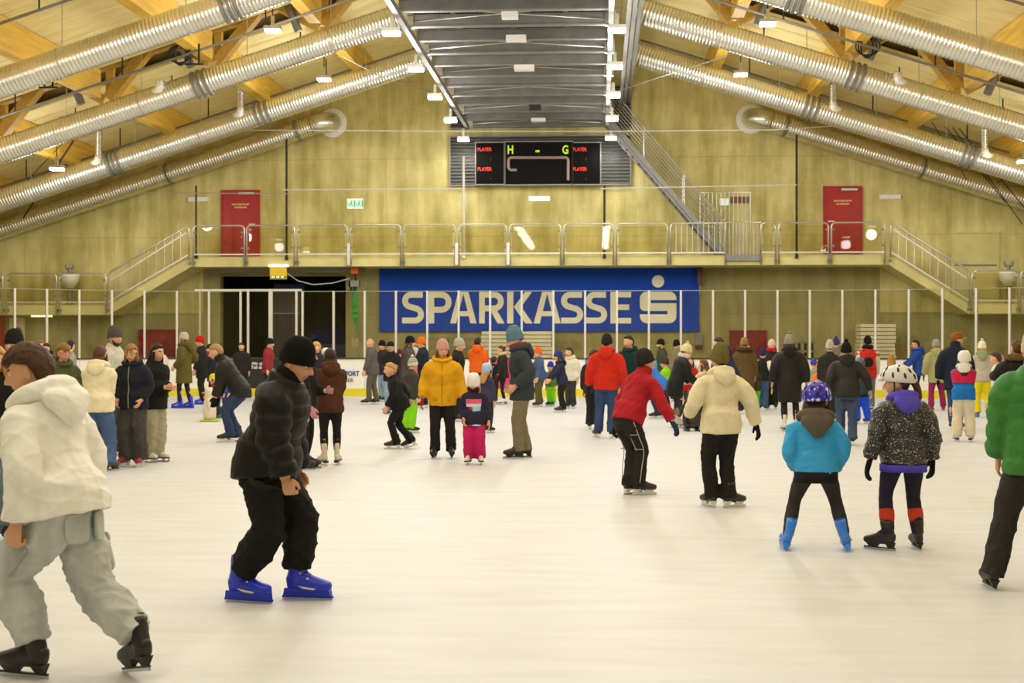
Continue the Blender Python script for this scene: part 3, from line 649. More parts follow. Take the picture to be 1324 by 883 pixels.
# things inside the dark bay
p = W(373, 375, YW+1.5); MB().box(p.x-.5, p.x+.55, YW+1.5, YW+1.53, p.z-1.05, p.z+.2).build('bay_banner', mat('bay_blue', '#10204f', .6), label='dark blue cloth hanging inside the bay opening', category='cloth')
p, q = W(348, 378, YW+.9), W(388, 508, YW+.9)
t = thing('bay_partition', 'dark grey partition with a door inside the bay opening', 'partition', ((p.x+q.x)/2, YW+.9, 0)); wd = q.x-p.x
MB().box(-wd/2, wd/2, 0, .06, 0, p.z).build('partition_panel', mat('part_grey', '#4a4637', .7), t)
MB().box(-wd/2+.15, wd/2-.02, -.03, 0, 0, W(360, 405, YW+.9).z).build('door_leaf', mat('part_door', '#3b372b', .7), t)
MB().box(-wd/2+.12, wd/2, -.045, 0, W(360, 406, YW+.9).z, W(360, 404.5, YW+.9).z).build('door_head', GALV_D, t)
t = thing('ice_machine', 'dark blue ice resurfacing machine parked inside the bay opening', 'machine', (W(425, 500, YW+1.2).x, YW+1.2, 0)); DBL = mat('machine_blue', '#141c48', .4, var=.1)
MB().box(-.75, .75, 0, 2.6, .45, 1.55).build('body', DBL, t); MB().add([(-.75, 0, 1.55), (.75, 0, 1.55), (.75, 1.5, 1.55), (-.75, 1.5, 1.55), (-.6, .4, 2.05), (.6, .4, 2.05), (.6, 1.4, 2.05), (-.6, 1.4, 2.05)], [(0, 1, 5, 4), (1, 2, 6, 5), (2, 3, 7, 6), (3, 0, 4, 7), (4, 5, 6, 7)]).build('hopper', DBL, t)
for x in (-.6, .6):
    b = MB(); b.tube([(x-.12, .5, .4), (x+.12, .5, .4)], .4, 18); b.build('wheel', BLACKP, t)
    b = MB(); b.tube([(x-.12, 2.1, .4), (x+.12, 2.1, .4)], .4, 18); b.build('wheel', BLACKP, t)
b = MB(); b.tube([(.1, 2.0, 1.6), (.1, 1.7, 2.2)], .03, 8); b.tube([(.1+.2*math.cos(k), 1.7+.12*math.sin(k), 2.2+.1*math.sin(k)) for k in np.linspace(0, 6.28, 13)[:-1]], .02, 6, closed=True); b.build('steering_wheel', BLACKP, t)
# orange coiled cables on the beams (black loops near ducts)
for px, py, Y, lab in ((232, 70, 35.6, 'black cable loops hung on the left beam'), (1122, 60, 35.6, 'black cable loops hung on the right beam')):
    p = W(px, py, Y); t = thing('cable_coil', lab, 'cable', p)
    for k in range(3):
        b = MB(); b.tube([(.3*math.cos(a)*(1-.25*k), .05*k, .22*math.sin(a)*(1+.1*k)) for a in np.linspace(0, 6.28, 17)[:-1]], .022, 6, closed=True); b.build('cable_loop', BLACKP, t, smooth=True)
    b = MB(); b.tube([(0, 0, .2), (0, .4, .75)], .015, 6); b.build('hanging_strap', BLACKP, t)
for px, py, Y, lab in ((63, 113, 34.2, 'dark bracket with rod hanging under the left panels'), (252, 83, 34.2, 'dark bracket beside the cable loops on the left')):
    p = W(px, py, Y); b = MB(); b.box(p.x-.25, p.x+.22, p.y-.03, p.y+.03, p.z-.02, p.z+.02); b.box(p.x+.08, p.x+.12, p.y-.02, p.y+.02, p.z, p.z+.5); b.box(p.x-.12, p.x-.09, p.y-.02, p.y+.02, p.z, p.z+.18)
    b.build('hanger_bracket', DARK, label=lab, category='bracket')
# ------------------------------------------------------------------ rink boards with glass
SD, RAD, STEP = 8.4, 8.5, .945
def board_pt(s):
    """arc-length s from the hall centre line (signed) -> point and outward tangent angle"""
    sg = 1 if s >= 0 else -1; a = abs(s)
    if a <= SD: return Vector((XC+s, YB, 0)), 0.0
    an = min((a-SD)/RAD, math.pi/2); rest = max(0, a-SD-RAD*math.pi/2)
    return Vector((XC+sg*(SD+RAD*math.sin(an)), YB-RAD*(1-math.cos(an))-rest, 0)), -sg*an
rb = thing('rink_boards', 'rink boards with yellow kick strip, glass panes and pale posts around the far end', 'rink boards', (XC, YB, 0)); I = Matrix.Translation(-rb.location)
s0 = W(512, 400, YB).x-XC
sl = [s0+STEP*k for k in range(-17, 31)]
BZ, GZ = 1.13, 3.17
post = MB().box(-.03, .03, -.03, .05, BZ, GZ).mesh('glass_post', mat('post_pale', '#cfcabb', .45, .2, var=.04))
kick = MB().box(-.5, .5, -.012, .05, 0, .235).mesh('kick_strip', YELLOWK)
cap = MB().box(-.5, .5, -.03, .1, BZ-.01, BZ+.035).mesh('top_rail', mat('rail_dark', '#3a372c', .5))
pane = MB().box(-.5, .5, 0, .012, BZ+.035, GZ-.02).mesh('glass_pane', GLASS)
edge = MB().box(-.5, .5, -.002, .014, GZ-.02, GZ).mesh('pane_edge', mat('glass_edge', '#8d9272', .3, var=0))
BCOL = {}
def bmat(h): return mat('board_'+h, '#'+h, .45, var=.05, vscale=2)
def board_color(px):
    for a, b, h in ((318, 408, '1c1a18'), (632, 668, 'c8285a'), (742, 832, '2f86c4'), (832, 862, '3a8cc8'), (1040, 1066, '2a4f9a'), (1128, 1150, '2e8a4a')):
        if a <= px <= b: return h
    return 'e9e4d4'
for k in range(len(sl)-1):
    p, a = board_pt(sl[k]); q, a2 = board_pt(sl[k+1]); mid = (p+q)/2; ang = math.atan2(q.y-p.y, q.x-p.x); ln = (q-p).length
    zr = mid.y*CY-mid.x*SY; px = 662+F_PX*(mid.x*CY+mid.y*SY)/zr
    pm = BCOL.setdefault(board_color(px), None) or MB().box(-.5, .5, 0, .08, .235, BZ-.012).mesh('board_panel', bmat(board_color(px)))
    BCOL[board_color(px)] = pm
    for nm, me in (('board_panel', pm), ('kick_strip', kick), ('top_rail', cap), ('glass_pane', pane), ('pane_edge', edge)):
        o = link(nm, me, rb); o.matrix_parent_inverse = I; o.location = mid; o.rotation_euler = (0, 0, ang); o.scale = (ln*(1 if nm in ('kick_strip', 'top_rail') else (ln-.06)/ln if nm.startswith('glass') or nm == 'pane_edge' else (ln-.008)/ln), 1, 1)
    o = link('glass_post', post, rb); o.matrix_parent_inverse = I; o.location = p; o.rotation_euler = (0, 0, ang)
for px in (259, 321, 349, 383.5):
    p = W(px, 400, YB); o = link('glass_post', post, rb); o.matrix_parent_inverse = I; o.location = (p.x, YB-.02, 0)
x0, x1 = W(252, 400, YB).x, W(390, 400, YB).x
o = MB().box(x0, x1, YB-.05, YB+.05, GZ, GZ+.06).build('gate_header', STEELW, rb); o.matrix_parent_inverse = I
def advert(s, px, py, size, col, bold=0, align='LEFT', sx=1.0):
    p = W(px, py, YB-.02); o = lettering(s, size, mat('print_'+col, '#'+col, .5, var=0), p, rb, bold=bold, name='advert_lettering', align=align, sx=sx); o.matrix_parent_inverse = I
advert('SPORT', 442.6, 483.2, .2, '223f86', .006, 'LEFT', .86); advert('GER', 444.5, 491.8, .16, '4a4a48', .0, 'LEFT', 1.0)
advert('Wir sind m', 324.3, 470.2, .135, 'e8e2d0', .003); advert('Teil der F', 324.3, 475.0, .135, 'e8e2d0', .003)
advert('kol\u00e4r', 898.5, 477, .27, 'a8352f', .002)
o = MB().box(W(742, 490, YB).x, W(832, 490, YB).x, YB-.008, YB, W(742, 497, YB).z, W(742, 492, YB).z).build('advert_stripe', bmat('e9e4d4'), rb); o.matrix_parent_inverse = I
# ================================================================== people
def sst(a, b, x): t = np.clip((x-a)/(b-a), 0, 1); return t*t*(3-2*t)
class NB:
    def __init__(s): s.V = []; s.F = []; s.M = []; s.n = 0
    def add(s, v, faces, mi=0):
        v = np.asarray(v, float); s.V.append(v)
        for f in faces:
            f = np.asarray(f); s.F.append(f+s.n); s.M.append(np.full(len(f), mi) if np.isscalar(mi) else np.asarray(mi))
            mi = mi if np.isscalar(mi) else mi
        s.n += len(v); return s
    def raw(s):
        return np.vstack(s.V) if s.V else np.zeros((0, 3)), s.F, s.M
    def mesh(s, name, mats, smooth=True):
        v = np.vstack(s.V); me = bpy.data.meshes.new(name)
        lt = np.concatenate([np.full(len(f), f.shape[1]) for f in s.F]); li = np.concatenate([f.ravel() for f in s.F]); mi = np.concatenate(s.M)
        me.vertices.add(len(v)); me.vertices.foreach_set('co', v.ravel())
        me.loops.add(len(li)); me.loops.foreach_set('vertex_index', li.astype(np.int32))
        me.polygons.add(len(lt)); st = np.concatenate([[0], np.cumsum(lt)[:-1]])
        me.polygons.foreach_set('loop_start', st.astype(np.int32)); 
        me.polygons.foreach_set('material_index', mi.astype(np.int32)); me.polygons.foreach_set('use_smooth', np.full(len(lt), smooth))
        for m in (mats if isinstance(mats, (list, tuple)) else [mats]): me.materials.append(m)
        me.update(calc_edges=True); return me
def nrm(v): v = np.asarray(v, float); return v/(np.linalg.norm(v)+1e-12)
def cat_rom(P, n):
    """smooth resampling of control rows P (k, c) to n rows"""
    P = np.asarray(P, float); k = len(P); t = np.linspace(0, k-1, n); i = np.clip(t.astype(int), 0, k-2); u = (t-i)[:, None]
    p0, p1, p2, p3 = P[np.clip(i-1, 0, k-1)], P[i], P[i+1], P[np.clip(i+2, 0, k-1)]
    return .5*((2*p1)+(p2-p0)*u+(2*p0-5*p1+4*p2-p3)*u*u+(3*p1-p0-3*p2+p3)*u**3)
def loft(nb, C, RX, RY, right, n=16, mi=0, sq=1.0):
    C = np.asarray(C, float); k = len(C); RX = np.broadcast_to(RX, k); RY = np.broadcast_to(RY, k)
    T = np.gradient(C, axis=0); T /= np.linalg.norm(T, axis=1)[:, None]+1e-12
    r = np.asarray(right, float)
    if r.ndim == 1 and np.abs(T@nrm(r)).max() > .96:
        r = min([np.array(c, float) for c in ((1, 0, 0), (0, 1, 0), (0, 0, 1), (.7, .7, 0), (.7, -.7, 0))], key=lambda c: np.abs(T@nrm(c)).max())
    r = np.broadcast_to(r, (k, 3))
    X = r-T*np.sum(r*T, 1)[:, None]; X /= np.linalg.norm(X, axis=1)[:, None]+1e-12; Y = np.cross(T, X)
    a = np.linspace(0, 2*math.pi, n, endpoint=False); ca, sa = np.cos(a), np.sin(a)
    if sq != 1: ca, sa = np.sign(ca)*np.abs(ca)**sq, np.sign(sa)*np.abs(sa)**sq
    V = C[:, None]+X[:, None]*(RX[:, None]*ca)[..., None]+Y[:, None]*(RY[:, None]*sa)[..., None]
    V = np.vstack([V.reshape(-1, 3), C[:1], C[-1:]])
    i, j = np.meshgrid(np.arange(k-1), np.arange(n), indexing='ij'); jn = (j+1) % n
    q = np.stack([i*n+j, i*n+jn, (i+1)*n+jn, (i+1)*n+j], -1).reshape(-1, 4)
    jj = np.arange(n); t0 = np.stack([np.full(n, k*n), (jj+1) % n, jj], -1); t1 = np.stack([np.full(n, k*n+1), (k-1)*n+jj, (k-1)*n+(jj+1) % n], -1)
    nb.add(V, [q, t0, t1], mi); return nb
def limb(nb, pts, rad, n=14, seg=14, right=(1, 0, 0), ratio=1.0, mi=0):
    A = np.hstack([np.asarray(pts, float), np.asarray(rad, float)[:, None]]); A = cat_rom(A, seg)
    return loft(nb, A[:, :3], A[:, 3], A[:, 3]*ratio, right, n, mi)
def ellipsoid(nb, c, r, n=14, m=10, mi=0, R=None):
    t = np.linspace(-math.pi/2+.05, math.pi/2-.05, m); nb2 = NB()
    C = np.stack([0*t, 0*t, np.sin(t)*r[2]], -1); loft(nb2, C, np.cos(t)*r[0], np.cos(t)*r[1], (1, 0, 0), n)
    v, f, _ = nb2.raw()
    if R is not None: v = v@np.asarray(R).T
    nb.add(v+np.asarray(c), f, mi); return nb
def tf(raw, R, loc, s=1.0, mirror=False):
    v, f, m = raw; v = v*s
    if mirror: v = v*np.array([-1, 1, 1]); f = [q[:, ::-1] for q in f]
    return v@np.asarray(R).T+np.asarray(loc), f, m
def append(nb, raw):
    v, f, m = raw; nb.V.append(v)
    for q, mm in zip(f, m): nb.F.append(q+nb.n); nb.M.append(mm)
    nb.n += len(v)
def rot(ax, deg):
    a = math.radians(deg); c, s = math.cos(a), math.sin(a)
    return np.array({'x': [[1, 0, 0], [0, c, -s], [0, s, c]], 'y': [[c, 0, s], [0, 1, 0], [-s, 0, c]], 'z': [[c, -s, 0], [s, c, 0], [0, 0, 1]]}[ax])
# ---- head: one grid, faces marked skin / lips / brows, ears and eyes added
def head_grid(nu, nv):
    az = np.linspace(-math.pi, math.pi, nu, endpoint=False); el = np.linspace(-math.pi/2+.02, math.pi/2-.02, nv)
    A, E = np.meshgrid(az, el, indexing='xy'); return A, E
def head_pts(A, E):
    d = np.stack([np.sin(A)*np.cos(E), np.cos(A)*np.cos(E), np.sin(E)], -1)
    p = d*np.array([.077, .097, .117]); x, y, z = p[..., 0].copy(), p[..., 1].copy(), p[..., 2].copy()
    lo = np.clip(-z/.117, 0, 1)
    x *= 1-.34*lo**1.6
    y = np.where(y < 0, y*(1-.5*lo**1.3), y*(1-.1*lo**2)); y += .012*lo*(y > -.02)
    fr = sst(.0, .05, y)
    g = lambda a, s: np.exp(-(a/s)**2)
    y += fr*(.026*g(x, .012)*sst(.028, -.02, z)*sst(-.042, -.03, z))
    y += fr*.006*g(x, .02)*g(z+.034, .014)
    y -= fr*.009*g(np.abs(x)-.032, .016)*g(z-.008, .012)
    y += fr*.005*g(np.abs(x)-.03, .024)*g(z-.03, .010)
    y += fr*.006*g(x, .024)*(g(z+.058, .006)+g(z+.071, .006)); y -= fr*.003*g(x, .022)*g(z+.0645, .003)
    y += fr*.007*g(x, .024)*g(z+.098, .018)
    y += fr*.004*g(np.abs(x)-.045, .018)*g(z+.025, .02)
    return np.stack([x, y, z], -1)
def grid_faces(nu, nv):
    i, j = np.meshgrid(np.arange(nv-1), np.arange(nu), indexing='ij'); jn = (j+1) % nu
    return np.stack([i*nu+j, i*nu+jn, (i+1)*nu+jn, (i+1)*nu+j], -1).reshape(-1, 4)
HEADS = {}
def head_raw(lod):
    if lod in HEADS: return HEADS[lod]
    nu, nv = {0: (84, 66), 1: (44, 34), 2: (26, 20)}[lod]
    A, E = head_grid(nu, nv); P = head_pts(A, E); V = P.reshape(-1, 3); F = grid_faces(nu, nv)
    c = V[F].mean(1); mi = np.zeros(len(F), int)
    mi[(c[:, 1] > .05) & (np.abs(c[:, 0]) < .025) & (np.abs(c[:, 2]+.0645) < .011)] = 1
    if lod < 2: mi[(c[:, 1] > .04) & (np.abs(np.abs(c[:, 0])-.032) < .019) & (np.abs(c[:, 2]-.029) < .0055)] = 2
    nb = NB(); top = len(V); V2 = np.vstack([V, [[0, 0, V[:, 2].min()]], [[0, 0, V[:, 2].max()]]])
    jj = np.arange(nu); t0 = np.stack([np.full(nu, top), (jj+1) % nu, jj], -1); t1 = np.stack([np.full(nu, top+1), (nv-1)*nu+jj, (nv-1)*nu+(jj+1) % nu], -1)
    nb.V.append(V2); nb.n = len(V2); nb.F = [F, t0, t1]; nb.M = [mi, np.zeros(nu, int), np.zeros(nu, int)]
    for s in (-1, 1):
        ellipsoid(nb, (s*.078, -.012, -.005), (.009, .02, .033), 10, 8, 0, rot('z', s*-22)@rot('x', -8))
        ellipsoid(nb, (s*.083, -.008, -.004), (.006, .011, .019), 8, 6, 0, rot('z', s*-22))
        ellipsoid(nb, (s*.031, .0775, .008), (.0135, .0115, .0095), 10, 8, 3)
        ellipsoid(nb, (s*.031, .0868, .008), (.0062, .004, .0062), 8, 6, 4)
    HEADS[lod] = nb.raw(); return HEADS[lod]
def shell(nb, off, lod, R, loc, hs, noise=0, mi=0):
    """closed surface lying off(az,el) metres outside the head; where negative it hides inside the head"""
    nu, nv = {0: (72, 52), 1: (40, 30), 2: (26, 20)}[lod]
    A, E = head_grid(nu, nv); P = head_pts(A, E).reshape(-1, 3); n = P/np.linalg.norm(P, axis=1)[:, None]
    # the face is smoothed for shells so the nose does not poke into them
    o = off(np.degrees(A), np.degrees(E)).ravel()
    if noise:
        o = o+noise*np.where(o > 0, 1, 0)*(np.sin(P[:, 0]*210+np.sin(P[:, 2]*90)*2)+np.sin(P[:, 1]*170+P[:, 2]*130))*.5
    V = P+n*o[:, None]; top = len(V); V = np.vstack([V, [V[:nu].mean(0)], [V[-nu:].mean(0)]]); jj = np.arange(nu)
    t0 = np.stack([np.full(nu, top), (jj+1) % nu, jj], -1); t1 = np.stack([np.full(nu, top+1), (nv-1)*nu+jj, (nv-1)*nu+(jj+1) % nu], -1)
    nb.add((V*hs)@np.asarray(R).T+loc, [grid_faces(nu, nv), t0, t1], mi)
def hair_off(th=.014, front=36, side=-2, back=-38, bangs=0):
    def f(a, e):
        aa = np.abs(a); line = np.interp(aa, [0, 30, 55, 72, 100, 122, 180], [front-bangs, front+2-bangs, front*.8, side+27, side+20, back*.6, back])
        return -.03+(th+.03)*sst(-6, 7, e-line)
    return f
def hood_off(th=.03):
    def f(a, e):
        r = np.sqrt((a/52)**2+((e+4)/50)**2); return -.05+(th+.05)*sst(.85, 1.1, r)
    return f
def beard_off(th=.012):
    def f(a, e):
        m = sst(95, 70, np.abs(a))*sst(-8, -22, e-np.interp(np.abs(a), [0, 20, 45, 90], [-24, -22, -12, 12])); return -.02+(th+.02)*m
    return f
# ---- hand, remeshed once
def hand_nb(curl):
    nb = NB(); loft(nb, cat_rom([(0, 0, .03), (0, 0, -.01), (0, .004, -.05), (0, .002, -.085), (0, 0, -.098)], 8), cat_rom([[.019], [.02], [.017], [.014], [.009]], 8)[:, 0], cat_rom([[.026], [.03], [.041], [.041], [.036]], 8)[:, 0], (1, 0, 0), 12)
    for k, (y, ln) in enumerate(((.030, .072), (.011, .08), (-.009, .075), (-.028, .06))):
        p = np.array([0, y, -.085]); pts = [p]; a = 0
        for s in range(3):
            a += math.radians(curl*(.8+.1*k)); p = p+ln*(.42, .33, .25)[s]*np.array([-math.sin(a), y*.15, -math.cos(a)]); pts.append(p)
        limb(nb, pts, [.0105, .0098, .009, .0065], 8, 9)
    limb(nb, [(-.004, .03, -.02), (-.012, .05, -.045), (-.022, .058, -.072), (-.032, .056, -.09)], [.015, .0135, .011, .0075], 8, 8)
    return nb
BAKE = []                                    # (object, voxel, smooth, fold params)
def stage(name, nb, m, parent, voxel, smooth=3, fold=None, seed=0, **tags):
    me = nb.mesh(name, m); o = link(name, me, parent, **tags)
    r = o.modifiers.new('r', 'REMESH'); r.mode = 'VOXEL'; r.voxel_size = voxel; r.use_smooth_shade = True
    if smooth: s = o.modifiers.new('s', 'SMOOTH'); s.iterations = smooth; s.factor = .5
    BAKE.append((o, m, fold, seed)); return o
def bake():
    if not BAKE: return
    bpy.context.view_layer.update(); dg = bpy.context.evaluated_depsgraph_get()
    for o, m, fold, seed in BAKE:
        me = bpy.data.meshes.new_from_object(o.evaluated_get(dg)); me.name = o.name
        old = o.data; o.modifiers.clear(); o.data = me; bpy.data.meshes.remove(old)
        me.materials.clear()
        for q in (m if isinstance(m, (list, tuple)) else [m]): me.materials.append(q)
        n = len(me.vertices)
        if fold and n:
            co = np.empty(n*3); me.vertices.foreach_get('co', co); co = co.reshape(-1, 3); no = np.empty(n*3); me.vertices.foreach_get('normal', no); no = no.reshape(-1, 3)
            amp, fr = fold; rg = np.random.default_rng(seed); d = np.zeros(n)
            for k in range(5):
                kv = rg.normal(size=3)*np.array([.55, .55, 1.0]); kv = kv/np.linalg.norm(kv)*fr*(.6+.35*k); w_ = np.sin(co@kv+rg.uniform(0, 6.28)+1.5*np.sin(co@(kv[[1, 2, 0]]*.4)+k))
                d += (1-np.abs(w_))**2/(1+.35*k)
            d = d-d.mean(); me.vertices.foreach_set('co', (co+no*(amp*d)[:, None]).ravel())
        me.polygons.foreach_set('use_smooth', [True]*len(me.polygons)); me.update()
    BAKE.clear()
HANDS = {}
for lod, vox in ((0, .0045), (1, .008), (2, .013)):
    for nm, cl in (('relax', 22), ('fist', 62)):
        o = stage('hand_form', hand_nb(cl), WHITEP, None, vox, 2); HANDS[(lod, nm)] = o
bake()
for k, o in list(HANDS.items()):
    me = o.data; n = len(me.vertices); co = np.empty(n*3); me.vertices.foreach_get('co', co)
    f4 = np.array([p.vertices[:] for p in me.polygons if len(p.vertices) == 4]); f3 = np.array([p.vertices[:] for p in me.polygons if len(p.vertices) == 3]).reshape(-1, 3)
    HANDS[k] = (co.reshape(-1, 3), [f4] if len(f3) == 0 else [f4, f3], [np.zeros(len(f4), int)] if len(f3) == 0 else [np.zeros(len(f4), int), np.zeros(len(f3), int)])
    bpy.data.objects.remove(o); bpy.data.meshes.remove(me)
# ---- skates: boot, holder and blade forms shared by all wearers (size 1 = adult)
def boot_nb(shaft, fat=1.0, lod=1):
    nb = NB(); n = 16 if lod == 0 else 10
    A = cat_rom([(0, -.092, .105, .012, .02), (0, -.08, .107, .03, .044), (0, -.03, .112, .036, .055), (0, .04, .106, .038, .052), (0, .10, .095, .044, .042), (0, .155, .088, .043, .034), (0, .19, .085, .03, .026), (0, .204, .083, .008, .008)], 16 if lod == 0 else 10)
    loft(nb, A[:, :3], A[:, 3]*fat, A[:, 4]*fat, (1, 0, 0), n, sq=.8)
    A = cat_rom([(0, -.025, .08, .036, .05), (0, -.028, .14, .04, .056), (0, -.02, .19, .041, .053), (0, -.010, shaft, .045, .056), (0, -.010, shaft+.006, .034, .044)], 10 if lod == 0 else 7)
    loft(nb, A[:, :3], A[:, 3]*fat, A[:, 4]*fat, (1, 0, 0), n)
    loft(nb, cat_rom([(0, -.03, .2), (0, .03, .165), (0, .08, .128), (0, .13, .112)], 8), cat_rom([[.02], [.026], [.026], [.02]], 8)[:, 0]*fat, [.02*fat]*8, (1, 0, 0), 8)
    return nb
def boxn(nb, x0, x1, y0, y1, z0, z1):
    v = np.array([(x, y, z) for z in (z0, z1) for y in (y0, y1) for x in (x0, x1)]); nb.add(v, [np.array([(0, 2, 3, 1), (4, 5, 7, 6), (0, 1, 5, 4), (2, 6, 7, 3), (0, 4, 6, 2), (1, 3, 7, 5)])])
def trapz(nb, yb0, yb1, yt0, yt1, z0, z1, wb, wt):
    v = [(-wb, yb0, z0), (wb, yb0, z0), (wb, yb1, z0), (-wb, yb1, z0), (-wt, yt0, z1), (wt, yt0, z1), (wt, yt1, z1), (-wt, yt1, z1)]
    nb.add(np.array(v), [np.array([(3, 2, 1, 0), (4, 5, 6, 7), (0, 1, 5, 4), (1, 2, 6, 5), (2, 3, 7, 6), (3, 0, 4, 7)])])
SK = {}
def skate_meshes(kind, col, lod):
    key = (kind, col, lod)
    if key in SK: return SK[key]
    hold = NB(); bl = NB(); extra = []
    steel = mat('blade_steel', '#c9ccd0', .25, .9, var=0)
    if kind == 'figure':
        boot = boot_nb(.30, .98, lod).mesh('skate', mat('boot_'+col, '#'+col, .4, var=.04))
        trapz(hold, -.095, -.03, -.1, -.01, .035, .07, .03, .034); trapz(hold, .04, .19, .03, .2, .05, .066, .034, .04)
        boxn(bl, -.003, .003, -.13, .2, 0, .018); boxn(bl, -.003, .003, -.08, -.05, .018, .05); boxn(bl, -.003, .003, .08, .13, .018, .055); boxn(bl, -.003, .003, .19, .215, .006, .05)
        hm = mat('sole_dark', '#3a2a1c', .5, var=.05)
    elif kind == 'rental':
        boot = boot_nb(.29, 1.16, lod).mesh('skate', mat('plastic_'+col, '#'+col, .35, var=.06, vscale=8))
        trapz(hold, -.115, .205, -.1, .19, .022, .075, .02, .04); trapz(hold, -.125, .215, -.12, .21, .012, .026, .012, .018)
        boxn(bl, -.004, .004, -.12, .21, 0, .014); hm = mat('plastic_hold_'+col, '#'+col, .4, var=.05)
        st = NB()
        for y, z in ((.005, .175), (.055, .138)): ellipsoid(st, (0, y, z), (.052, .014, .012), 10, 6, 0, rot('x', -38))
        for s in (-1, 1):
            v = np.array([(s*.047, -.01, .095), (s*.05, .03, .075), (s*.05, .10, .068), (s*.049, .115, .078), (s*.05, .05, .086)]); v = np.vstack([v, v+np.array([s*.006, 0, 0])])
            st.add(v, [np.array([[0, 1, 4], [1, 2, 4], [2, 3, 4], [5, 6, 9], [6, 7, 9], [7, 8, 9]]), np.array([[i, (i+1) % 5, 5+(i+1) % 5, 5+i] for i in range(5)])])
        extra.append(('strap', st.mesh('strap', mat('strap_pale', '#d8d4c8', .5, var=0))))
    else:
        boot = boot_nb(.255, 1.05, lod).mesh('skate', mat('boot_'+col, '#'+col, .45, var=.1, vscale=20))
        trapz(hold, -.08, -.03, -.085, -.005, .022, .07, .008, .032); trapz(hold, .075, .15, .05, .175, .022, .068, .008, .034); boxn(hold, -.008, .008, -.095, .2, .016, .026)
        boxn(bl, -.003, .003, -.1, .205, 0, .018); hm = WHITEP if kind == 'hockey' else mat('holder_dark', '#23211e', .5, var=0)
        la = NB()
        for k in range(4):
            y, z = -.005+.03*k, .205-.024*k; ellipsoid(la, (0, y, z), (.03, .005, .006), 8, 5, 0, rot('y', 12 if k % 2 else -12))
        extra.append(('laces', la.mesh('laces', WHITEP if kind == 'hockey' else mat('lace_'+('e0482a' if kind == 'soft' else '6a6a60'), '#e0482a' if kind == 'soft' else '#6a6a60', .7, var=0))))
    SK[key] = (boot, hold.mesh('blade_holder', hm, False), bl.mesh('blade', steel, False), extra); return SK[key]
# ---- cloth materials
def cloth(h, kind='cloth'):
    k = kind+'_'+h
    if k in MATS: return MATS[k]
    if kind == 'denim': return mat(k, '#'+h, .85, var=.22, vscale=7, stretch=(1, 1, .5), bump=.15, bscale=160, spec=.2)
    if kind == 'puffer': return mat(k, '#'+h, .55, var=.07, vscale=9, bump=.12, bscale=35, spec=.22)
    if kind == 'knit':
        m = mat(k, '#'+h, .9, var=.1, vscale=30, bump=.5, bscale=120, stretch=(1, 1, .25), spec=.15); return m
    if kind == 'hair': return mat(k, '#'+h, .55, var=.3, vscale=22, stretch=(3, 3, .6), bump=.5, bscale=70, spec=.3)
    if kind == 'sequin': return mat(k, '#'+h, .3, color2='cfc8bb', vscale=85, ramp=(.6, .64), bump=.6, bscale=90, spec=.6)
    if kind == 'camo': return mat(k, '#'+h, .4, color2='e8e4ff', vscale=26, ramp=(.56, .6), spec=.5)
    if kind == 'stripe':
        m = mat(k, '#'+h, .9, var=0, spec=.15); nt = m.node_tree; w_ = nd(nt, 'ShaderNodeTexWave', bands_direction='Z'); w_.inputs['Scale'].default_value = 14
        tc = nd(nt, 'ShaderNodeTexCoord'); nt.links.new(tc.outputs['Object'], w_.inputs['Vector']); r = nd(nt, 'ShaderNodeValToRGB'); r.color_ramp.elements[0].color = lin(h); r.color_ramp.elements[1].color = lin('4a463c'); r.color_ramp.elements[0].position = .45; r.color_ramp.elements[1].position = .55
        nt.links.new(w_.outputs['Fac'], r.inputs[0]); nt.links.new(r.outputs[0], nt.nodes['Principled BSDF'].inputs['Base Color']); return m
    if kind == 'fur': return mat(k, '#'+h, .95, var=.35, vscale=40, bump=1.0, bscale=90, spec=.1)
    return mat(k, '#'+h, .85, var=.09, vscale=8, bump=.1, bscale=110, spec=.2)
def ik(a, b, l1, l2, pole):
    a, b = np.asarray(a, float), np.asarray(b, float); d = b-a; L_ = np.linalg.norm(d)
    if L_ > (l1+l2)*.995: d = d/L_*(l1+l2)*.995; b = a+d; L_ = np.linalg.norm(d)
    u = d/L_; x = (l1*l1-l2*l2+L_*L_)/(2*L_); h = math.sqrt(max(l1*l1-x*x, 0)); p = np.asarray(pole, float); p = nrm(p-u*(p@u))
    return a+u*x+p*h, b
HAND_P = {'down': (.035, .025, -.315), 'side': (.07, .02, -.30), 'pocket': (.0, .085, -.265), 'out': (.17, .05, -.24), 'back': (.04, -.10, -.285), 'fwd': (-.01, .21, -.21), 'reach': (-.02, .29, -.10), 'reachd': (-.01, .22, -.24), 'hold': (-.075, .17, -.16), 'face': (-.055, .12, .0), 'hip': (.07, .06, -.22), 'swing': (.05, .14, -.27), 'behind': (-.06, -.09, -.26), 'wide': (.24, .02, -.17), 'low': (.02, .1, -.3)}
TOPS = {  # thickness, quilt amplitude, pitch, hem below hip (of h), sleeve scale, flare
    'hoodie': (.020, 0, 0, .035, 1.12, 1.0), 'puffer': (.042, .020, .10, .055, 1.35, .98), 'jacket': (.026, 0, 0, .06, 1.1, 1.04), 'parka': (.034, 0, 0, .17, 1.2, 1.08), 'coat': (.034, .010, .075, .24, 1.12, 1.0),
    'fleece': (.015, 0, 0, .02, 1.0, 1.0), 'light': (.022, .009, .055, .03, 1.08, 1.0), 'vest': (.046, .017, .12, .07, 1.25, 1.0), 'longcoat': (.028, 0, 0, .2, 1.05, 1.08)}
BOTS = {'slim': (.004, .92, .86, .92, .86), 'regular': (.012, 1.0, 1.0, 1.0, 1.0), 'wide': (.018, 1.06, 1.28, 1.5, 1.75), 'snow': (.022, 1.08, 1.25, 1.35, 1.4), 'cargo': (.016, 1.04, 1.28, 1.4, 1.3)}
NP = [0]
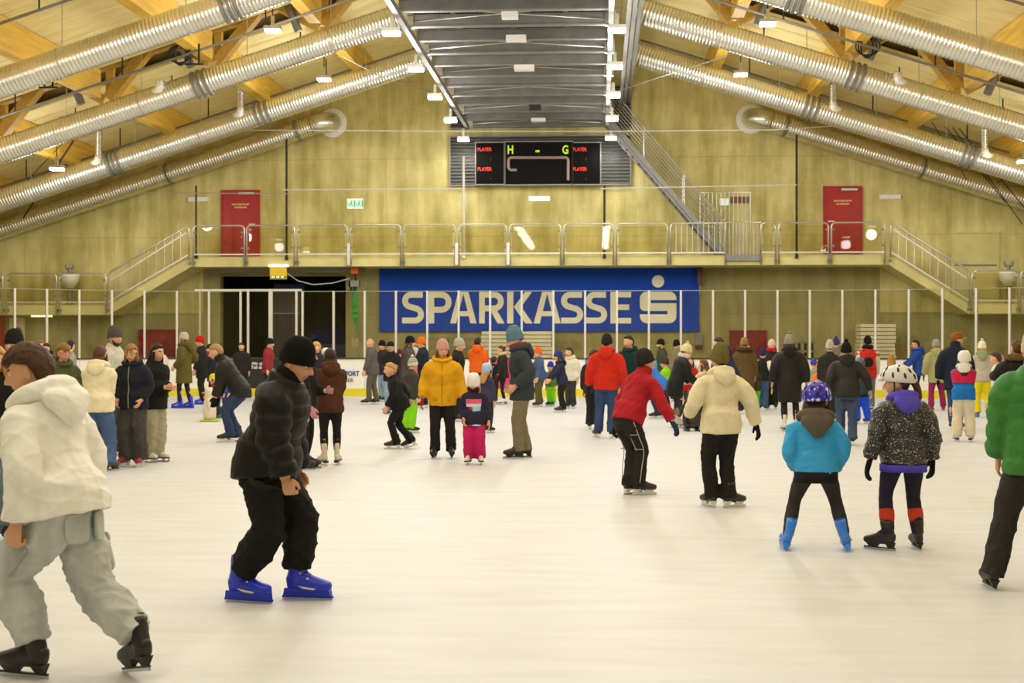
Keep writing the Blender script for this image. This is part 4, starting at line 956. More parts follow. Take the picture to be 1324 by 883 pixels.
def person(px, fy, top_px, face, label, top, bot, hat=None, hair=('short', '4a3020'), skate=('hockey', '1c1b19'), H=None, hr=None, child=False, lean=3, sway=0, twist=0, drop=.0, shift=(0, 0), hy=0, hp=4, hroll=0,
           fl=(-.05, 0, 0), fr=(.05, 0, 0), toe=(8, 8), fpit=(0, 0), froll=(0, 0), hl='down', hrt='down', elbow=None, gloves=None, hood=None, hem=None, scarf=None, beard=None, cuff=0.0, skin='d8a27c', glasses=None, wide=1.0, zipper=None, hand='relax', extras=(), group=None, knee=(0, 0), vox=1.0, belt=None, sock=None, hatz=0.0):
    NP[0] += 1; seed = NP[0]
    base, zr = G(px, fy)
    if H is None: H = CAM_H+(441.5-top_px)*zr/F_PX
    lod = 0 if zr < 16.5 else 1 if zr < 25 else 2
    s0 = .06*H/1.75; h = H-s0*.6; hr = hr or (7.2 if H > 1.55 else 6.6 if H > 1.35 else 6.0 if H > 1.15 else 5.4)
    root = thing('person', label, 'person', base, group or 'skaters on the ice', rz=-math.radians(face))
    hs = (h/hr)/.235; sz = np.interp(H, [1.0, 1.8], [.72, 1.0])
    hip_z = .505*h-drop*h; chin = h*(1-1/hr); sh_z = chin-.05*h; Tn = sh_z-.505*h
    pel = np.array([shift[0]*h, shift[1]*h, hip_z])
    Rl = rot('y', sway)@rot('x', -lean); u = Rl@np.array([0, 0, 1.]); Rt = Rl@rot('z', -twist); rx, fx = Rt@np.array([1., 0, 0]), Rt@np.array([0, 1., 0])
    neck = pel+u*(Tn+.03*h); R_head = rot('z', -hy)@rot('y', hroll)@rot('x', -hp)
    hc = neck+u*(.028*h)+R_head@np.array([0, .03*hs, .085*hs])
    n0 = {0: 22, 1: 16, 2: 12}[lod]; voxel = {0: .011, 1: .017, 2: .024}[lod]*vox*(1 if zr > 9.5 else .85)
    # legs
    feet = []; seg_l = (.505*h-.15*sz)/2*1.014
    for s, f, ty, pit, rl, kn in ((-1, fl, -toe[0], fpit[0], froll[0], knee[0]), (1, fr, toe[1], fpit[1], froll[1], knee[1])):
        Rf = rot('z', -ty)@rot('y', rl)@rot('x', pit)
        loc = np.array([f[0]*h, f[1]*h, f[2]*h]); ank = loc+Rf@np.array([0, -.025, .15])*sz
        hj = pel+rot('z', -twist*.3)@np.array([s*.047*h*wide, 0, 0]); kp, ank2 = ik(hj, ank, seg_l, seg_l, (s*.12+kn, 1, 0.05))
        feet.append((loc, Rf, ank, hj, kp, s, (ty, pit, rl)))
    th, ks, kk, kc, ka = BOTS[bot[0]]; BW = .92 if child else 1.0
    tr = NB()
    W0 = cat_rom([tuple(pel+u*(.3*Tn))+(.072, .05), tuple(pel+u*(.16*Tn))+(.082, .06), tuple(pel)+(.094*ks, .075*ks), tuple(pel-np.array([0, 0, .055*h]))+(.082*ks, .066*ks)], 9)
    loft(tr, W0[:, :3], W0[:, 3]*h*wide+th, W0[:, 4]*h*wide+th, (1, 0, 0), n0, sq=.9)
    body = NB()
    for loc, Rf, ank, hj, kp, s, _ in feet:
        end = ank+(kp-ank)*cuff+(np.array([0, 0, -.04*sz]) if cuff == 0 and bot[0] not in ('slim',) else 0)
        mid1, mid2 = (hj+kp)/2, (kp+end)/2
        pts = [hj+np.array([0, 0, .04*h]), hj-np.array([0, 0, .02*h]), mid1, kp, mid2, ank*.25+end*.75 if cuff == 0 else end+(mid2-end)*.3, end]
        r_ = np.array([.052*ks, .054*ks, .049*ks*(1+(kk-1)*.3), .037*kk, .036*kc, .031*ka, .030*ka])*h*BW*wide+th
        if bot[0] != 'slim' and cuff == 0: r_[-1] = max(r_[-1], .084*sz); r_[-2] = max(r_[-2], .08*sz); r_[-3] = max(r_[-3], .066*sz)
        limb(tr, pts, r_, n0, 18 if lod == 0 else 11)
        limb(body, [hj, mid1, kp, (kp+ank)/2+np.array([0, -.012*h, 0]), ank, ank-np.array([0, 0, .05*sz])], np.array([.046, .038, .025, .025, .019, .019])*h*BW, 10, 10)
    bm_ = cloth(bot[1], bot[2] if len(bot) > 2 else 'cloth')
    stage('trousers', tr, bm_, root, voxel, 3, ({0: .0075, 1: .006, 2: .004}[lod]*(1.6 if bot[0] in ('wide', 'cargo') else .35 if bot[0] == 'slim' else 1), 26 if lod < 2 else 18), seed)
    # top
    ex_ = .022 if bot[0] in ('wide', 'cargo', 'snow') else .016; need_x = (.047+.054*ks*BW)*h*wide+th+ex_; need_y = .074*ks*h*wide+th+ex_+.03*h*min(1, max(abs(fl[1]), abs(fr[1]))*5)
    th, qa, qp, hm, ssc, fl_ = TOPS[top[0]]; th *= h/1.75; hm = hm if hem is None else hem
    mf = (feet[0][0]+feet[1][0])/2; dn = nrm(nrm(mf-pel)*.75-u*.35)
    ctl = [tuple(pel+dn*(hm*h))+(.096*fl_, .080*fl_), tuple(pel+dn*(hm*h*.5))+(.097, .079), tuple(pel)+(.096, .076), tuple(pel+u*.35*Tn)+(.090, .067), tuple(pel+u*.68*Tn+fx*.006*h)+(.100, .073), tuple(pel+u*.88*Tn)+(.104, .068), tuple(pel+u*1.0*Tn)+(.086, .058), tuple(pel+u*1.09*Tn)+(.05, .046), tuple(neck+u*.022*h+fx*.006*h)+(.042, .043)]
    k = 60 if (lod < 2 and qa) else 24 if lod < 2 else (40 if qa else 16); A = cat_rom(ctl, k); dist = np.concatenate([[0], np.cumsum(np.linalg.norm(np.diff(A[:, :3], axis=0), axis=1))])
    q = np.ones(k) if not qa else 1.0-(1-np.abs(np.sin(math.pi*(dist/(qp*h/1.75)))))**1.4*.5*qa/.03
    tt = th*np.ones(k); tt[-3:] *= .6
    lowm = sst(.52, .34, np.linspace(0, 1, k))
    rt = (rx if abs(twist) < 1 else nrm(rx))
    rights = np.array([nrm(np.array([1., 0, 0])*(1-i/(k-1))+rt*(i/(k-1))) for i in range(k)])
    AT = A
    RXv = (A[:, 3]*h*wide*BW+tt)-(1-q)*qa*2.2; RYv = (A[:, 4]*h*wide*BW+tt)-(1-q)*qa*2.2
    RXv = np.maximum(RXv, need_x*lowm); RYv = np.maximum(RYv, need_y*lowm)
    tp = NB(); loft(tp, A[:, :3], RXv, RYv, rights, n0+4, sq=.92)
    limb(body, [pel-u*.03*h, pel+u*.3*Tn, pel+u*.75*Tn, pel+u*1.02*Tn, neck+u*.01*h], np.array([.07, .062, .07, .05, .034])*h, 12, 10)
    hands_out = []
    for s, hd in ((-1, hl), (1, hrt)):
        sj = pel+u*(Tn*.985)+rx*(s*.098*h*wide*BW); tg = HAND_P[hd] if isinstance(hd, str) else hd
        tgt = sj+Rt@np.array([s*tg[0]*h, tg[1]*h, tg[2]*h]); pole = Rt@(np.array([s*.35, -1, -.2]) if elbow is None else np.array([s*elbow[0], elbow[1], elbow[2]]))
        eb, wr = ik(sj, tgt, .168*h, .150*h, pole); fd = nrm(wr-eb)
        pts = [pel+u*(Tn*.84)+rx*(s*.045*h), sj-u*.03*h-rx*(s*.010*h), sj*.5+eb*.5, eb, (eb+wr)/2, wr-fd*.012*h]
        r0 = np.array([.036, .043, .042, .038, .034, .029])*h*BW*ssc+th*.55
        Aa = cat_rom(np.hstack([np.array(pts), r0[:, None]]), 44 if (qa and lod < 2) else 16 if lod < 2 else 12)
        if qa and lod < 2:
            dd = np.concatenate([[0], np.cumsum(np.linalg.norm(np.diff(Aa[:, :3], axis=0), axis=1))]); Aa[:, 3] -= (1-np.abs(np.sin(math.pi*dd/(qp*h/1.75))))**1.4*qa*.9
        sl_nb = tp
        loft(sl_nb, Aa[:, :3], Aa[:, 3], Aa[:, 3], rx, n0)
        limb(body, [sj-u*.045*h-rx*(s*.02*h), (sj+eb)/2, eb, (eb+wr)/2, wr], np.array([.022, .026, .024, .021, .018])*h*BW, 10, 10)
        zz = -fd; fr_ = fx if abs(fd@fx) < .85 else u; yy = nrm(fr_-zz*(fr_@zz)); xx = np.cross(yy, zz); Rh = np.stack([xx, yy, zz], 1)
        raw = tf(HANDS[(lod, hand)], Rh, wr-fd*.004, hs*1.0 if not gloves else hs*1.14, mirror=(s < 0))
        gl = NB() if gloves else body; append(gl, raw); link('glove', gl.mesh('glove', cloth(gloves, 'knit')), root) if gloves else None; hands_out.append(wr+fd*.07*hs)
    tm = cloth(top[1], top[2] if len(top) > 2 else ('puffer' if top[0] in ('puffer', 'vest', 'light', 'coat') else 'cloth'))
    nm = {'hoodie': 'hoodie', 'fleece': 'sweater', 'parka': 'parka', 'coat': 'coat', 'longcoat': 'coat'}.get(top[0], 'jacket')
    stage(nm, tp, tm, root, voxel, 2 if qa else 3, ({0: .010, 1: .008, 2: .005}[lod]*(.5 if qa else 1), 17), seed+500)
    if hem_ := belt:                              # a band of another colour round the hem
        nb = NB(); z0, z1, c = hem_; P0 = [pel+dn*((hm+z0)*h), pel+dn*((hm+z1)*h)]
        loft(nb, [P0[0], P0[0]*.99+P0[1]*.01, P0[0]*.5+P0[1]*.5, P0[1]*.99+P0[0]*.01, P0[1]], (.097*h*wide*BW+th)*np.array([.9, 1.03, 1.03, 1.03, .85]), (.081*h*wide*BW+th)*np.array([.9, 1.03, 1.03, 1.03, .85]), (1, 0, 0), 28, sq=.92)
        link('hem_band', nb.mesh('hem_band', cloth(c)), root)
    # head, neck
    limb(body, [neck-u*.03*h, neck+u*.02*h, hc+R_head@np.array([0, -.02*hs, -.05*hs])], np.array([.036*h, .033*h, .048*hs]), 14, 8)
    append(body, tf(head_raw(lod), R_head, hc, hs))
    hcol = hair[1] if hair else '6a4a30'
    SKM = [mat('skin_'+skin, '#'+skin, .55, var=.05, vscale=14, spec=.35), mat('lips_'+skin, '#b0625a', .5, var=0), cloth(hcol, 'hair'), mat('eye_white', '#e8e4dc', .3, var=0), mat('iris_dark', '#2c2018', .2, var=0)]
    bo = link('body', body.mesh('body', SKM), root)
    # hood
    if hood:
        kind, c = hood; nb = NB(); hm_ = cloth(c, 'cloth')
        if kind == 'up':
            shell(nb, hood_off(.032), min(lod, 1), R_head, hc, hs*1.06); limb(nb, [neck-u*.02*h, neck+u*.03*h, hc-np.array([0, 0, .07*hs])], np.array([.055*h, .056*h, .075*hs]), 16, 6); link('hood', nb.mesh('hood', hm_), root)
        elif kind == 'collar':
            A = cat_rom([tuple(neck-u*.03*h)+(.062, .058), tuple(neck+u*.005*h)+(.054, .055), tuple(neck+u*.035*h+fx*.004*h)+(.05, .052), tuple(neck+u*.05*h+fx*.006*h)+(.046, .048), tuple(neck+u*.045*h+fx*.006*h)+(.036, .038)], 12)
            loft(nb, A[:, :3], A[:, 3]*h, A[:, 4]*h, rx, 20); link('collar', nb.mesh('collar', hm_), root)
        else:
            a = np.linspace(-math.pi*.98, math.pi*.98, 22); big = 1.3 if kind == 'huge' else 1.14 if kind == 'big' else 1.0
            C = neck+u*(.0*h)+np.outer(np.sin(a)*.062*h*big, rx)+np.outer(-np.cos(a)*.066*h*big+.004*h, fx)*1.0+np.outer(-.02*h*(1-np.cos(a))*.5+(np.cos(a)-1)*.004*h+.018*h, u)
            rr = (.017+.012*(.5+.5*np.cos(a)))*h*big
            loft(nb, C, rr, rr*1.15, u, 12)
            A2 = cat_rom([tuple(neck-fx*.05*h*big+u*.01*h)+(.05, .026), tuple(neck-fx*.074*h*big-u*.012*h)+(.075, .03), tuple(neck-fx*.084*h*big-u*.05*h)+(.062, .026), tuple(neck-fx*.082*h*big-u*.085*h*big)+(.02, .012)], 10); loft(nb, A2[:, :3], A2[:, 3]*h*big, A2[:, 4]*h*big, rx, 16)
            stage('hood', nb, hm_, root, voxel, 3, (.005, 24), seed+900)
    if scarf:
        nb = NB(); a = np.linspace(0, 2*math.pi, 20); C = neck+u*(.018*h)+np.outer(np.sin(a)*.052*h, rx)+np.outer(np.cos(a)*.054*h+.004*h, fx)+np.outer(.006*h*np.sin(2*a), u); loft(nb, C, .03*h, .024*h, u, 12)
        link('scarf', nb.mesh('scarf', cloth(scarf, 'knit')), root)
    # hair
    if hair:
        nb = NB(); kd = hair[0]; covered = hat is not None; th_ = .009 if covered else .02
        if kd == 'bald': th_ = .002
        bang = 18 if kd in ('mop', 'fringe') else 4 if kd == 'short' else 0
        shell(nb, hair_off(th_*(1.6 if kd == 'mop' and not covered else 1), bangs=bang, back=-42 if kd != 'crop' else -28, side=-4), lod, R_head, hc, hs, noise=.0045 if kd == 'mop' else .002)
        if kd in ('long', 'fringe'):
            ln = hair[2] if len(hair) > 2 else .16
            b0 = hc+R_head@np.array([0, -.045, .02])*hs; b1 = hc+R_head@np.array([0, -.085, -.07])*hs; b2 = neck-fx*.075*h-u*(ln*.35*h); b3 = neck-fx*.095*h-u*(ln*h)
            A = cat_rom([tuple(b0)+(.075*hs, .05*hs), tuple(b1)+(.085*hs, .04*hs), tuple(b2)+(.085*hs, .03*hs), tuple(b3)+(.05*hs, .018*hs)], 12); loft(nb, A[:, :3], A[:, 3], A[:, 4], rx, 16)
            for s in (-1, 1):
                c0 = hc+R_head@np.array([s*.07, .01, .02])*hs; c1 = hc+R_head@np.array([s*.085, .0, -.09])*hs; c2 = neck+rx*(s*.055*h)+fx*.035*h-u*(ln*.5*h)
                limb(nb, [c0, c1, c2], np.array([.024, .026, .012])*hs, 10, 8, rx)
        if kd == 'pony':
            b0 = hc+R_head@np.array([0, -.09, .01])*hs; limb(nb, [b0, b0+R_head@np.array([0, -.05, -.02])*hs, b0+R_head@np.array([.02, -.07, -.12])*hs, b0+R_head@np.array([.03, -.05, -.22])*hs], np.array([.022, .032, .028, .008])*hs, 10, 10)
        if kd == 'bun':
            ellipsoid(nb, hc+R_head@np.array([0, -.1, .05])*hs, (.045*hs, .042*hs, .042*hs), 12, 8)
        link('hair', nb.mesh('hair', cloth(hcol, 'hair')), root)
    if beard:
        nb = NB(); shell(nb, beard_off(.012), lod, R_head, hc, hs, noise=.003); link('beard', nb.mesh('beard', cloth(beard, 'hair')), root)
    if glasses:
        nb = NB()
        for s in (-1, 1):
            a = np.linspace(0, 2*math.pi, 13); C = np.stack([s*.033+.024*np.cos(a), .103-.004*np.abs(np.cos(a)), .007+.02*np.sin(a)], -1); loft(nb, C@R_head.T*hs+hc, .003*hs, .003*hs, (0, 0, 1), 6)
            limb(nb, [hc+R_head@np.array([s*.057, .098, .01])*hs, hc+R_head@np.array([s*.08, .03, .008])*hs, hc+R_head@np.array([s*.083, -.01, .004])*hs], np.array([.003, .003, .003])*hs, 6, 5)
        link('glasses', nb.mesh('glasses', mat('glasses_'+glasses, '#'+glasses, .4, var=0)), root)
    # hats
    if hat:
        kd, c = hat[0], hat[1]; c2 = hat[2] if len(hat) > 2 else None; Rb = R_head@rot('x', 10); o_ = hc+R_head@np.array([0, -.006, .008+hatz])*hs
        nn = {0: 32, 1: 22, 2: 14}[lod]
        def dome(nb, prof, ax=1.0, ay=1.0, dy=0):
            A = cat_rom(prof, {0: 22, 1: 14, 2: 10}[lod]); C = np.stack([0*A[:, 0], 0*A[:, 0]+dy, A[:, 0]], -1)*hs; loft(nb, C@Rb.T+o_, A[:, 1]*.086*hs*ax, A[:, 1]*.107*hs*ay, R_head@np.array([1., 0, 0]), nn)
        if kd in ('beanie', 'pom', 'tall'):
            nb = NB(); tall = .05 if kd == 'tall' else 0.02
            dome(nb, [(.0, .98), (.012, 1.03), (.05, 1.04), (.085+tall*.4, .96), (.118+tall*.7, .72), (.135+tall, .42), (.140+tall, .1)]); b_ = link('beanie', nb.mesh('beanie', cloth(c, 'stripe' if kd == 'pom' and c2 == 'stripe' else 'knit')), root)
            nb = NB(); dome(nb, [(-.012, 1.0), (-.01, 1.08), (.02, 1.1), (.044, 1.08), (.046, 1.0)]); link('cuff', nb.mesh('cuff', cloth(c2 if c2 and c2 not in ('stripe', 'patch') else c, 'knit')), b_)
            if kd == 'pom': nb = NB(); ellipsoid(nb, o_+Rb@np.array([0, 0, .178])*hs, (.034*hs,)*3, 12, 10); link('pompom', nb.mesh('pompom', cloth(c if c2 in (None, 'stripe') else c2, 'fur')), b_)
            if c2 == 'patch': nb = NB(); p_ = Rb@np.array([.06, .098, .018])*hs; ellipsoid(nb, o_+p_, (.024*hs, .006*hs, .008*hs), 8, 6, 0, Rb@rot('z', -32)); link('patch', nb.mesh('patch', cloth('d8d0bc')), b_)
        elif kd in ('helmet', 'bike'):
            nb = NB()
            if kd == 'helmet':
                dome(nb, [(-.06, .9), (-.055, 1.1), (-.02, 1.18), (.03, 1.2), (.08, 1.13), (.12, .9), (.145, .55), (.152, .1)], dy=-.008)
            else:
                dome(nb, [(.005, 1.0), (.006, 1.2), (.03, 1.26), (.065, 1.2), (.105, 1.0), (.135, .66), (.148, .3), (.15, .05)], ay=1.12, dy=-.006)
            b_ = link('helmet', nb.mesh('helmet', cloth(c, hat[3]) if len(hat) > 3 else mat('shell_'+c, '#'+c, .3, var=.03)), root)
            vm = mat('vent_dark', '#1d1b1a', .6, var=0); VE = []
            if kd == 'bike':
                for z_, r_0, azs, mz in ((.062, 1.205, (-155, -115, -75, -35, 0, 35, 75, 115, 155), .027), (.108, .985, (-140, -90, -30, 30, 90, 140, 180), .026), (.141, .5, (-90, 0, 90, 180), .018)):
                    for az_ in azs:
                        sa_, ca_ = math.sin(math.radians(az_)), math.cos(math.radians(az_)); e = np.array([.086*r_0*sa_, .107*1.12*r_0*ca_-.006, z_])
                        nn_ = nrm(np.array([e[0]/.086**2, e[1]/.12**2, (z_-.02)*1.1/.11**2])); tt_ = nrm(np.cross(nn_, [0, 0, 1.0]) if abs(nn_[2]) < .98 else np.array([1., 0, 0])); mm_ = np.cross(tt_, nn_)
                        ve = NB(); VE.append(ve); ellipsoid(ve, o_+Rb@(e*hs), (.0105*hs, mz*hs, .006*hs), 10, 8, 0, Rb@np.stack([tt_, mm_, nn_], 1)@rot('z', 14 if az_ > 0 else -14))
                nb = NB(); loft(nb, np.array([[-.07, .118, .014], [-.04, .15, .012], [0, .163, .012], [.04, .15, .012], [.07, .118, .014]])@Rb.T*hs+o_, .016*hs, .006*hs, (0, 1, 0), 10); link('visor', nb.mesh('visor', mat('visor_'+c, '#'+c, .35, var=0)), b_)
                nb = NB()
                for s in (-1, 1): limb(nb, [o_+Rb@np.array([s*.085, .02, .01])*hs, hc+R_head@np.array([s*.08, .02, -.06])*hs, hc+R_head@np.array([s*.02, .05, -.118])*hs], np.array([.006]*3)*hs, 6, 6)
                link('chin_strap', nb.mesh('chin_strap', BLACKP), b_)
            else:
                for xx_ in (-.03, 0, .03):
                    for yy_ in (-.04, .04): ve = NB(); VE.append(ve); ellipsoid(ve, o_+Rb@np.array([xx_, yy_, .148-abs(xx_)*.35-abs(yy_)*.2])*hs, (.006*hs, .02*hs, .008*hs), 8, 6, 0, Rb@rot('x', -25*np.sign(yy_)))
                for s in (-1, 1): nb = NB(); ellipsoid(nb, hc+R_head@np.array([s*.088, -.01, -.02])*hs, (.018*hs, .04*hs, .045*hs), 12, 8, 0, R_head); link('ear_pad', nb.mesh('ear_pad', cloth(c2 or '2a2826')), b_)
            for ve in VE: link('vent', ve.mesh('vent', vm), b_)
        elif kd == 'cap':
            nb = NB(); dome(nb, [(.0, 1.0), (.01, 1.05), (.05, 1.04), (.09, .88), (.115, .5), (.12, .1)]); b_ = link('cap', nb.mesh('cap', cloth(c)), root)
            nb = NB(); loft(nb, cat_rom([(-.065, .085, .008), (-.04, .135, .0), (0, .155, -.002), (.04, .135, .0), (.065, .085, .008)], 9)@Rb.T*hs+o_, .03*hs, .005*hs, R_head@np.array([0, 1., 0]), 10); link('brim', nb.mesh('brim', cloth(c2 or c)), b_)
    # skates
    for (loc, Rf, ank, hj, kp, s, (ty, pit, rl)), sd in zip(feet, (0, 1)):
        boot, ho, bl, ex = skate_meshes(skate[0], skate[1], 0 if lod == 0 else 1)
        M4 = Matrix(Rf.tolist()).to_4x4(); M4.translation = Vector(loc); o = link('skate', boot, root); o.matrix_local = M4@Matrix.Scale(sz, 4)
        for n_, me in [('blade_holder', ho), ('blade', bl)]+ex: link(n_, me, o)
        if sock:
            nb = NB(); limb(nb, [ank+(kp-ank)*.3, ank+(kp-ank)*.45, ank+(kp-ank)*.62], np.array([.033, .037, .036])*h+.006, 16, 6); link('leg_warmer', nb.mesh('leg_warmer', cloth(sock)), root)
    if zipper:
        nb = NB(); i = [j for j in range(k) if .06 < j/k < .93]; C = AT[i, :3]+np.array([nrm(np.cross(u, rights[j])) for j in i])*(RYv[i]*1.01)[:, None]; loft(nb, C, .008, .006, (1, 0, 0), 6); link('zipper', nb.mesh('zipper', cloth(zipper)), root)
    info = dict(root=root, h=h, pel=pel, u=u, rx=rx, fx=fx, neck=neck, hc=hc, hs=hs, Rt=Rt, Tn=Tn, feet=feet, hands=hands_out, Rh=R_head, th=th, zr=zr, lod=lod)
    for e in extras: e(info)
    return info
# ---------------------------------------------------------------- extras worn or held
def ex_text(s, col, size, z=.72, back=False):
    def f(i):
        p = i['pel']+i['u']*(z*i['Tn'])+i['fx']*((.073*i['h']+i['th']+.012)*(-1 if back else 1)); me = text_mesh(s, size, .002); me.materials.clear(); me.materials.append(cloth(col)); o = link('chest_print', me, i['root']); o.location = p
        x = Vector(i['rx'])*(1 if back else -1); zz = Vector(i['u']); y = zz.cross(x); o.rotation_euler = Matrix((x, zz, x.cross(zz))).transposed().to_euler()
    return f
def ex_strip(col, w_=.12, hgt=.02, z=.72, side=0):
    """a small flat patch on the chest"""
    def f(i):
        nb = NB(); p = i['pel']+i['u']*(z*i['Tn'])+i['fx']*(.073*i['h']+i['th']+.004)+i['rx']*side*i['h']; ellipsoid(nb, p, (w_/2, .008, hgt/2), 12, 8, 0, i['Rt']); link('chest_patch', nb.mesh('chest_patch', cloth(col)), i['root'])
    return f
def ex_panel(col, z0, z1, a0, a1, name='jacket_panel'):
    """a coloured cloth panel of the jacket front, following the torso between two heights and two angles"""
    def f(i):
        h = i['h']; nz, na = 8, 10; V = []
        for lay in (0, 1):
            for t_ in np.linspace(z0, z1, nz):
                rx_, ry_ = np.interp(t_, [-.25, 0, .35, .68, .88, 1.0], [.1, .1, .092, .1, .1, .085]), np.interp(t_, [-.25, 0, .35, .68, .88, 1.0], [.083, .081, .07, .074, .068, .058])
                for a_ in np.radians(np.linspace(a0, a1, na)):
                    e = .016+.006*lay; V.append(i['pel']+i['u']*(t_*i['Tn'])+i['rx']*math.sin(a_)*(rx_*h*.94+i['th']+e)+i['fx']*math.cos(a_)*(ry_*h*.94+i['th']+e))
        N = nz*na; F = []
        for r in range(nz-1):
            for c in range(na-1): q = r*na+c; F += [(q+1, q, q+na, q+na+1), (N+q, N+q+1, N+q+na+1, N+q+na)]
        nb = NB(); nb.add(np.array(V), [np.array(F)]); link(name, nb.mesh(name, cloth(col)), i['root'])
    return f
def ex_pockets(col, z=.02):
    def f(i):
        for s in (-1, 1):
            nb = NB(); p = i['pel']+i['u']*(z*i['Tn'])+i['fx']*(.070*i['h']+i['th'])+i['rx']*(s*.05*i['h']); ellipsoid(nb, p, (.055, .012, .03), 12, 8, 0, i['Rt']@rot('z', s*22)); link('pocket_flap', nb.mesh('pocket_flap', cloth(col)), i['root'])
    return f
def slab_patch(c, R, wx, wy, t_):
    """flat rounded patch: wx, wy half sizes in the plane, t_ half thickness along the local x axis"""
    nb = NB(); R = np.asarray(R); C = np.array([[-t_, 0, 0], [-t_*.9, 0, 0], [t_*.9, 0, 0], [t_, 0, 0]])@R.T+c
    loft(nb, C, np.array([.9, 1, 1, .93])*wx, np.array([.9, 1, 1, .93])*wy, R@np.array([0, 1., 0]), 24, sq=.45); return nb
def ex_leg_pocket(col):
    """patch pocket on the outside of each thigh"""
    def f(i):
        for (loc, Rf, ank, hj, kp, s, _) in i['feet']:
            d = nrm(kp-hj); xx = nrm(np.array([s*1., .12, 0])-d*(d@np.array([s*1., .12, 0]))); R = np.stack([xx, np.cross(-d, xx), -d], 1); c = hj+(kp-hj)*.62+xx*(.052*i['h']+.016)
            nb = slab_patch(c, R, .075, .10, .012); link('cargo_pocket', nb.mesh('cargo_pocket', cloth(col, 'denim')), i['root'])
            nb = slab_patch(c+d*-.075+xx*.01, R, .08, .028, .008); link('pocket_flap', nb.mesh('pocket_flap', cloth(col, 'denim')), i['root'])
    return f
def ex_back_pocket(col):
    def f(i):
        for s in (-1, 1):
            n_ = nrm([s*.42, -1, .05]); R = np.stack([n_, nrm(np.cross([0, 0, 1.], n_)), [0, 0, 1.]], 1); c = i['pel']+n_*np.array([.096*i['h']+.016, .088*i['h']+.016, 0])+np.array([s*.008, 0, -.028*i['h']])
            nb = slab_patch(c, R, .062, .072, .008); link('back_pocket', nb.mesh('back_pocket', cloth(col, 'denim')), i['root'])
    return f
def ex_seams(col):
    """pale contrast seams down both trouser legs"""
    def f(i):
        for (loc, Rf, ank, hj, kp, s, _) in i['feet']:
            nb = NB(); o = np.array([s*.058*i['h'], -.03*i['h'], 0]); limb(nb, [hj+o, (hj+kp)/2+o*.98, kp+o*.92, (kp+ank)/2+o*.86, ank+o*.75], np.array([.005]*5), 6, 12); o2 = np.array([s*.01*i['h'], -.066*i['h'], 0]); limb(nb, [hj+o2, (hj+kp)/2+o2*.95, kp+o2*.8], np.array([.004]*3), 6, 8)
            for t_ in (.45, .95): a = hj+(kp-hj)*t_; limb(nb, [a+o, a+(o+o2)*.62, a+o2], np.array([.004]*3), 6, 8)
            link('seams', nb.mesh('seams', cloth(col)), i['root'])
    return f
def ex_back_panel(col, w_=.25, z0=.1, z1=.8):
    def f(i):
        nb = NB(); c = i['pel']+i['u']*(.5*(z0+z1)*i['Tn'])-i['fx']*(.07*i['h']+i['th']-.01); ellipsoid(nb, c, (w_/2, .02, (z1-z0)*i['Tn']/2), 14, 10, 0, i['Rt']); link('back_panel', nb.mesh('back_panel', cloth(col)), i['root'])
    return f
def ex_fur(col):
    def f(i):
        nb = NB(); a = np.linspace(0, 2*math.pi, 24); C = i['neck']+i['u']*.01*i['h']+np.outer(np.sin(a)*.085*i['h'], i['rx'])+np.outer(np.cos(a)*.08*i['h']-.02*i['h'], i['fx']); rr = (.028+.004*np.sin(a*9))*i['h']; loft(nb, C, rr, rr, i['u'], 10); link('fur_trim', nb.mesh('fur_trim', cloth(col, 'fur')), i['root'])
    return f
def ex_sleeves(col):
    """sleeves of another colour under a sleeveless top"""
    def f(i):
        for s, hd in ((-1, i['hands'][0]), (1, i['hands'][1])):
            sj = i['pel']+i['u']*(i['Tn']*.955)+i['rx']*(s*.09*i['h']); wr = hd-nrm(hd-sj)*.07*i['hs']; eb, _ = ik(sj, wr, .168*i['h'], .15*i['h'], i['Rt']@np.array([s*.35, -1, -.2])); nb = NB()
            limb(nb, [sj, (sj+eb)/2, eb, (eb+wr)/2, wr], np.array([.05, .053, .05, .046, .042])*i['h'], 12, 12); link('sleeve', nb.mesh('sleeve', cloth(col)), i['root'])
    return f
def ex_medal(i):
    nb = NB(); ellipsoid(nb, i['hands'][1]+np.array([0, 0, -.02]), (.015, .012, .015), 10, 8); link('ring', nb.mesh('ring', GALV), i['root'])
def backpack(i, c, label, c2='1d1b1a'):
    w0 = i['root']; c_ = i['pel']+i['u']*(.6*i['Tn'])-i['fx']*(.07*i['h']+i['th']+.125); rzv = w0.rotation_euler[2]
    t = thing('backpack', label, 'backpack', w0.location+Matrix.Rotation(rzv, 3, 'Z')@Vector(c_-np.array([0, 0, .22])), rz=rzv)
    nb = NB(); A = cat_rom([(0, 0, 0, .10, .06), (0, 0, .03, .15, .085), (0, 0, .2, .155, .095), (0, 0, .36, .14, .08), (0, 0, .44, .07, .045)], 12); loft(nb, A[:, :3], A[:, 3], A[:, 4], (1, 0, 0), 16, sq=.75); link('bag', nb.mesh('bag', cloth(c)), t)
    nb = NB(); A = cat_rom([(0, -.07, .05, .08, .03), (0, -.085, .12, .11, .035), (0, -.085, .22, .1, .03), (0, -.07, .27, .05, .015)], 8); loft(nb, A[:, :3], A[:, 3], A[:, 4], (1, 0, 0), 12, sq=.8); link('front_pocket', nb.mesh('front_pocket', cloth(c2)), t)
    for s in (-1, 1):
        nb = NB(); limb(nb, [(s*.09, .07, .06), (s*.11, .1, .22), (s*.1, .1, .42), (s*.08, .05, .44)], np.array([.014]*4), 8, 10); link('strap', nb.mesh('strap', cloth(c2)), t)
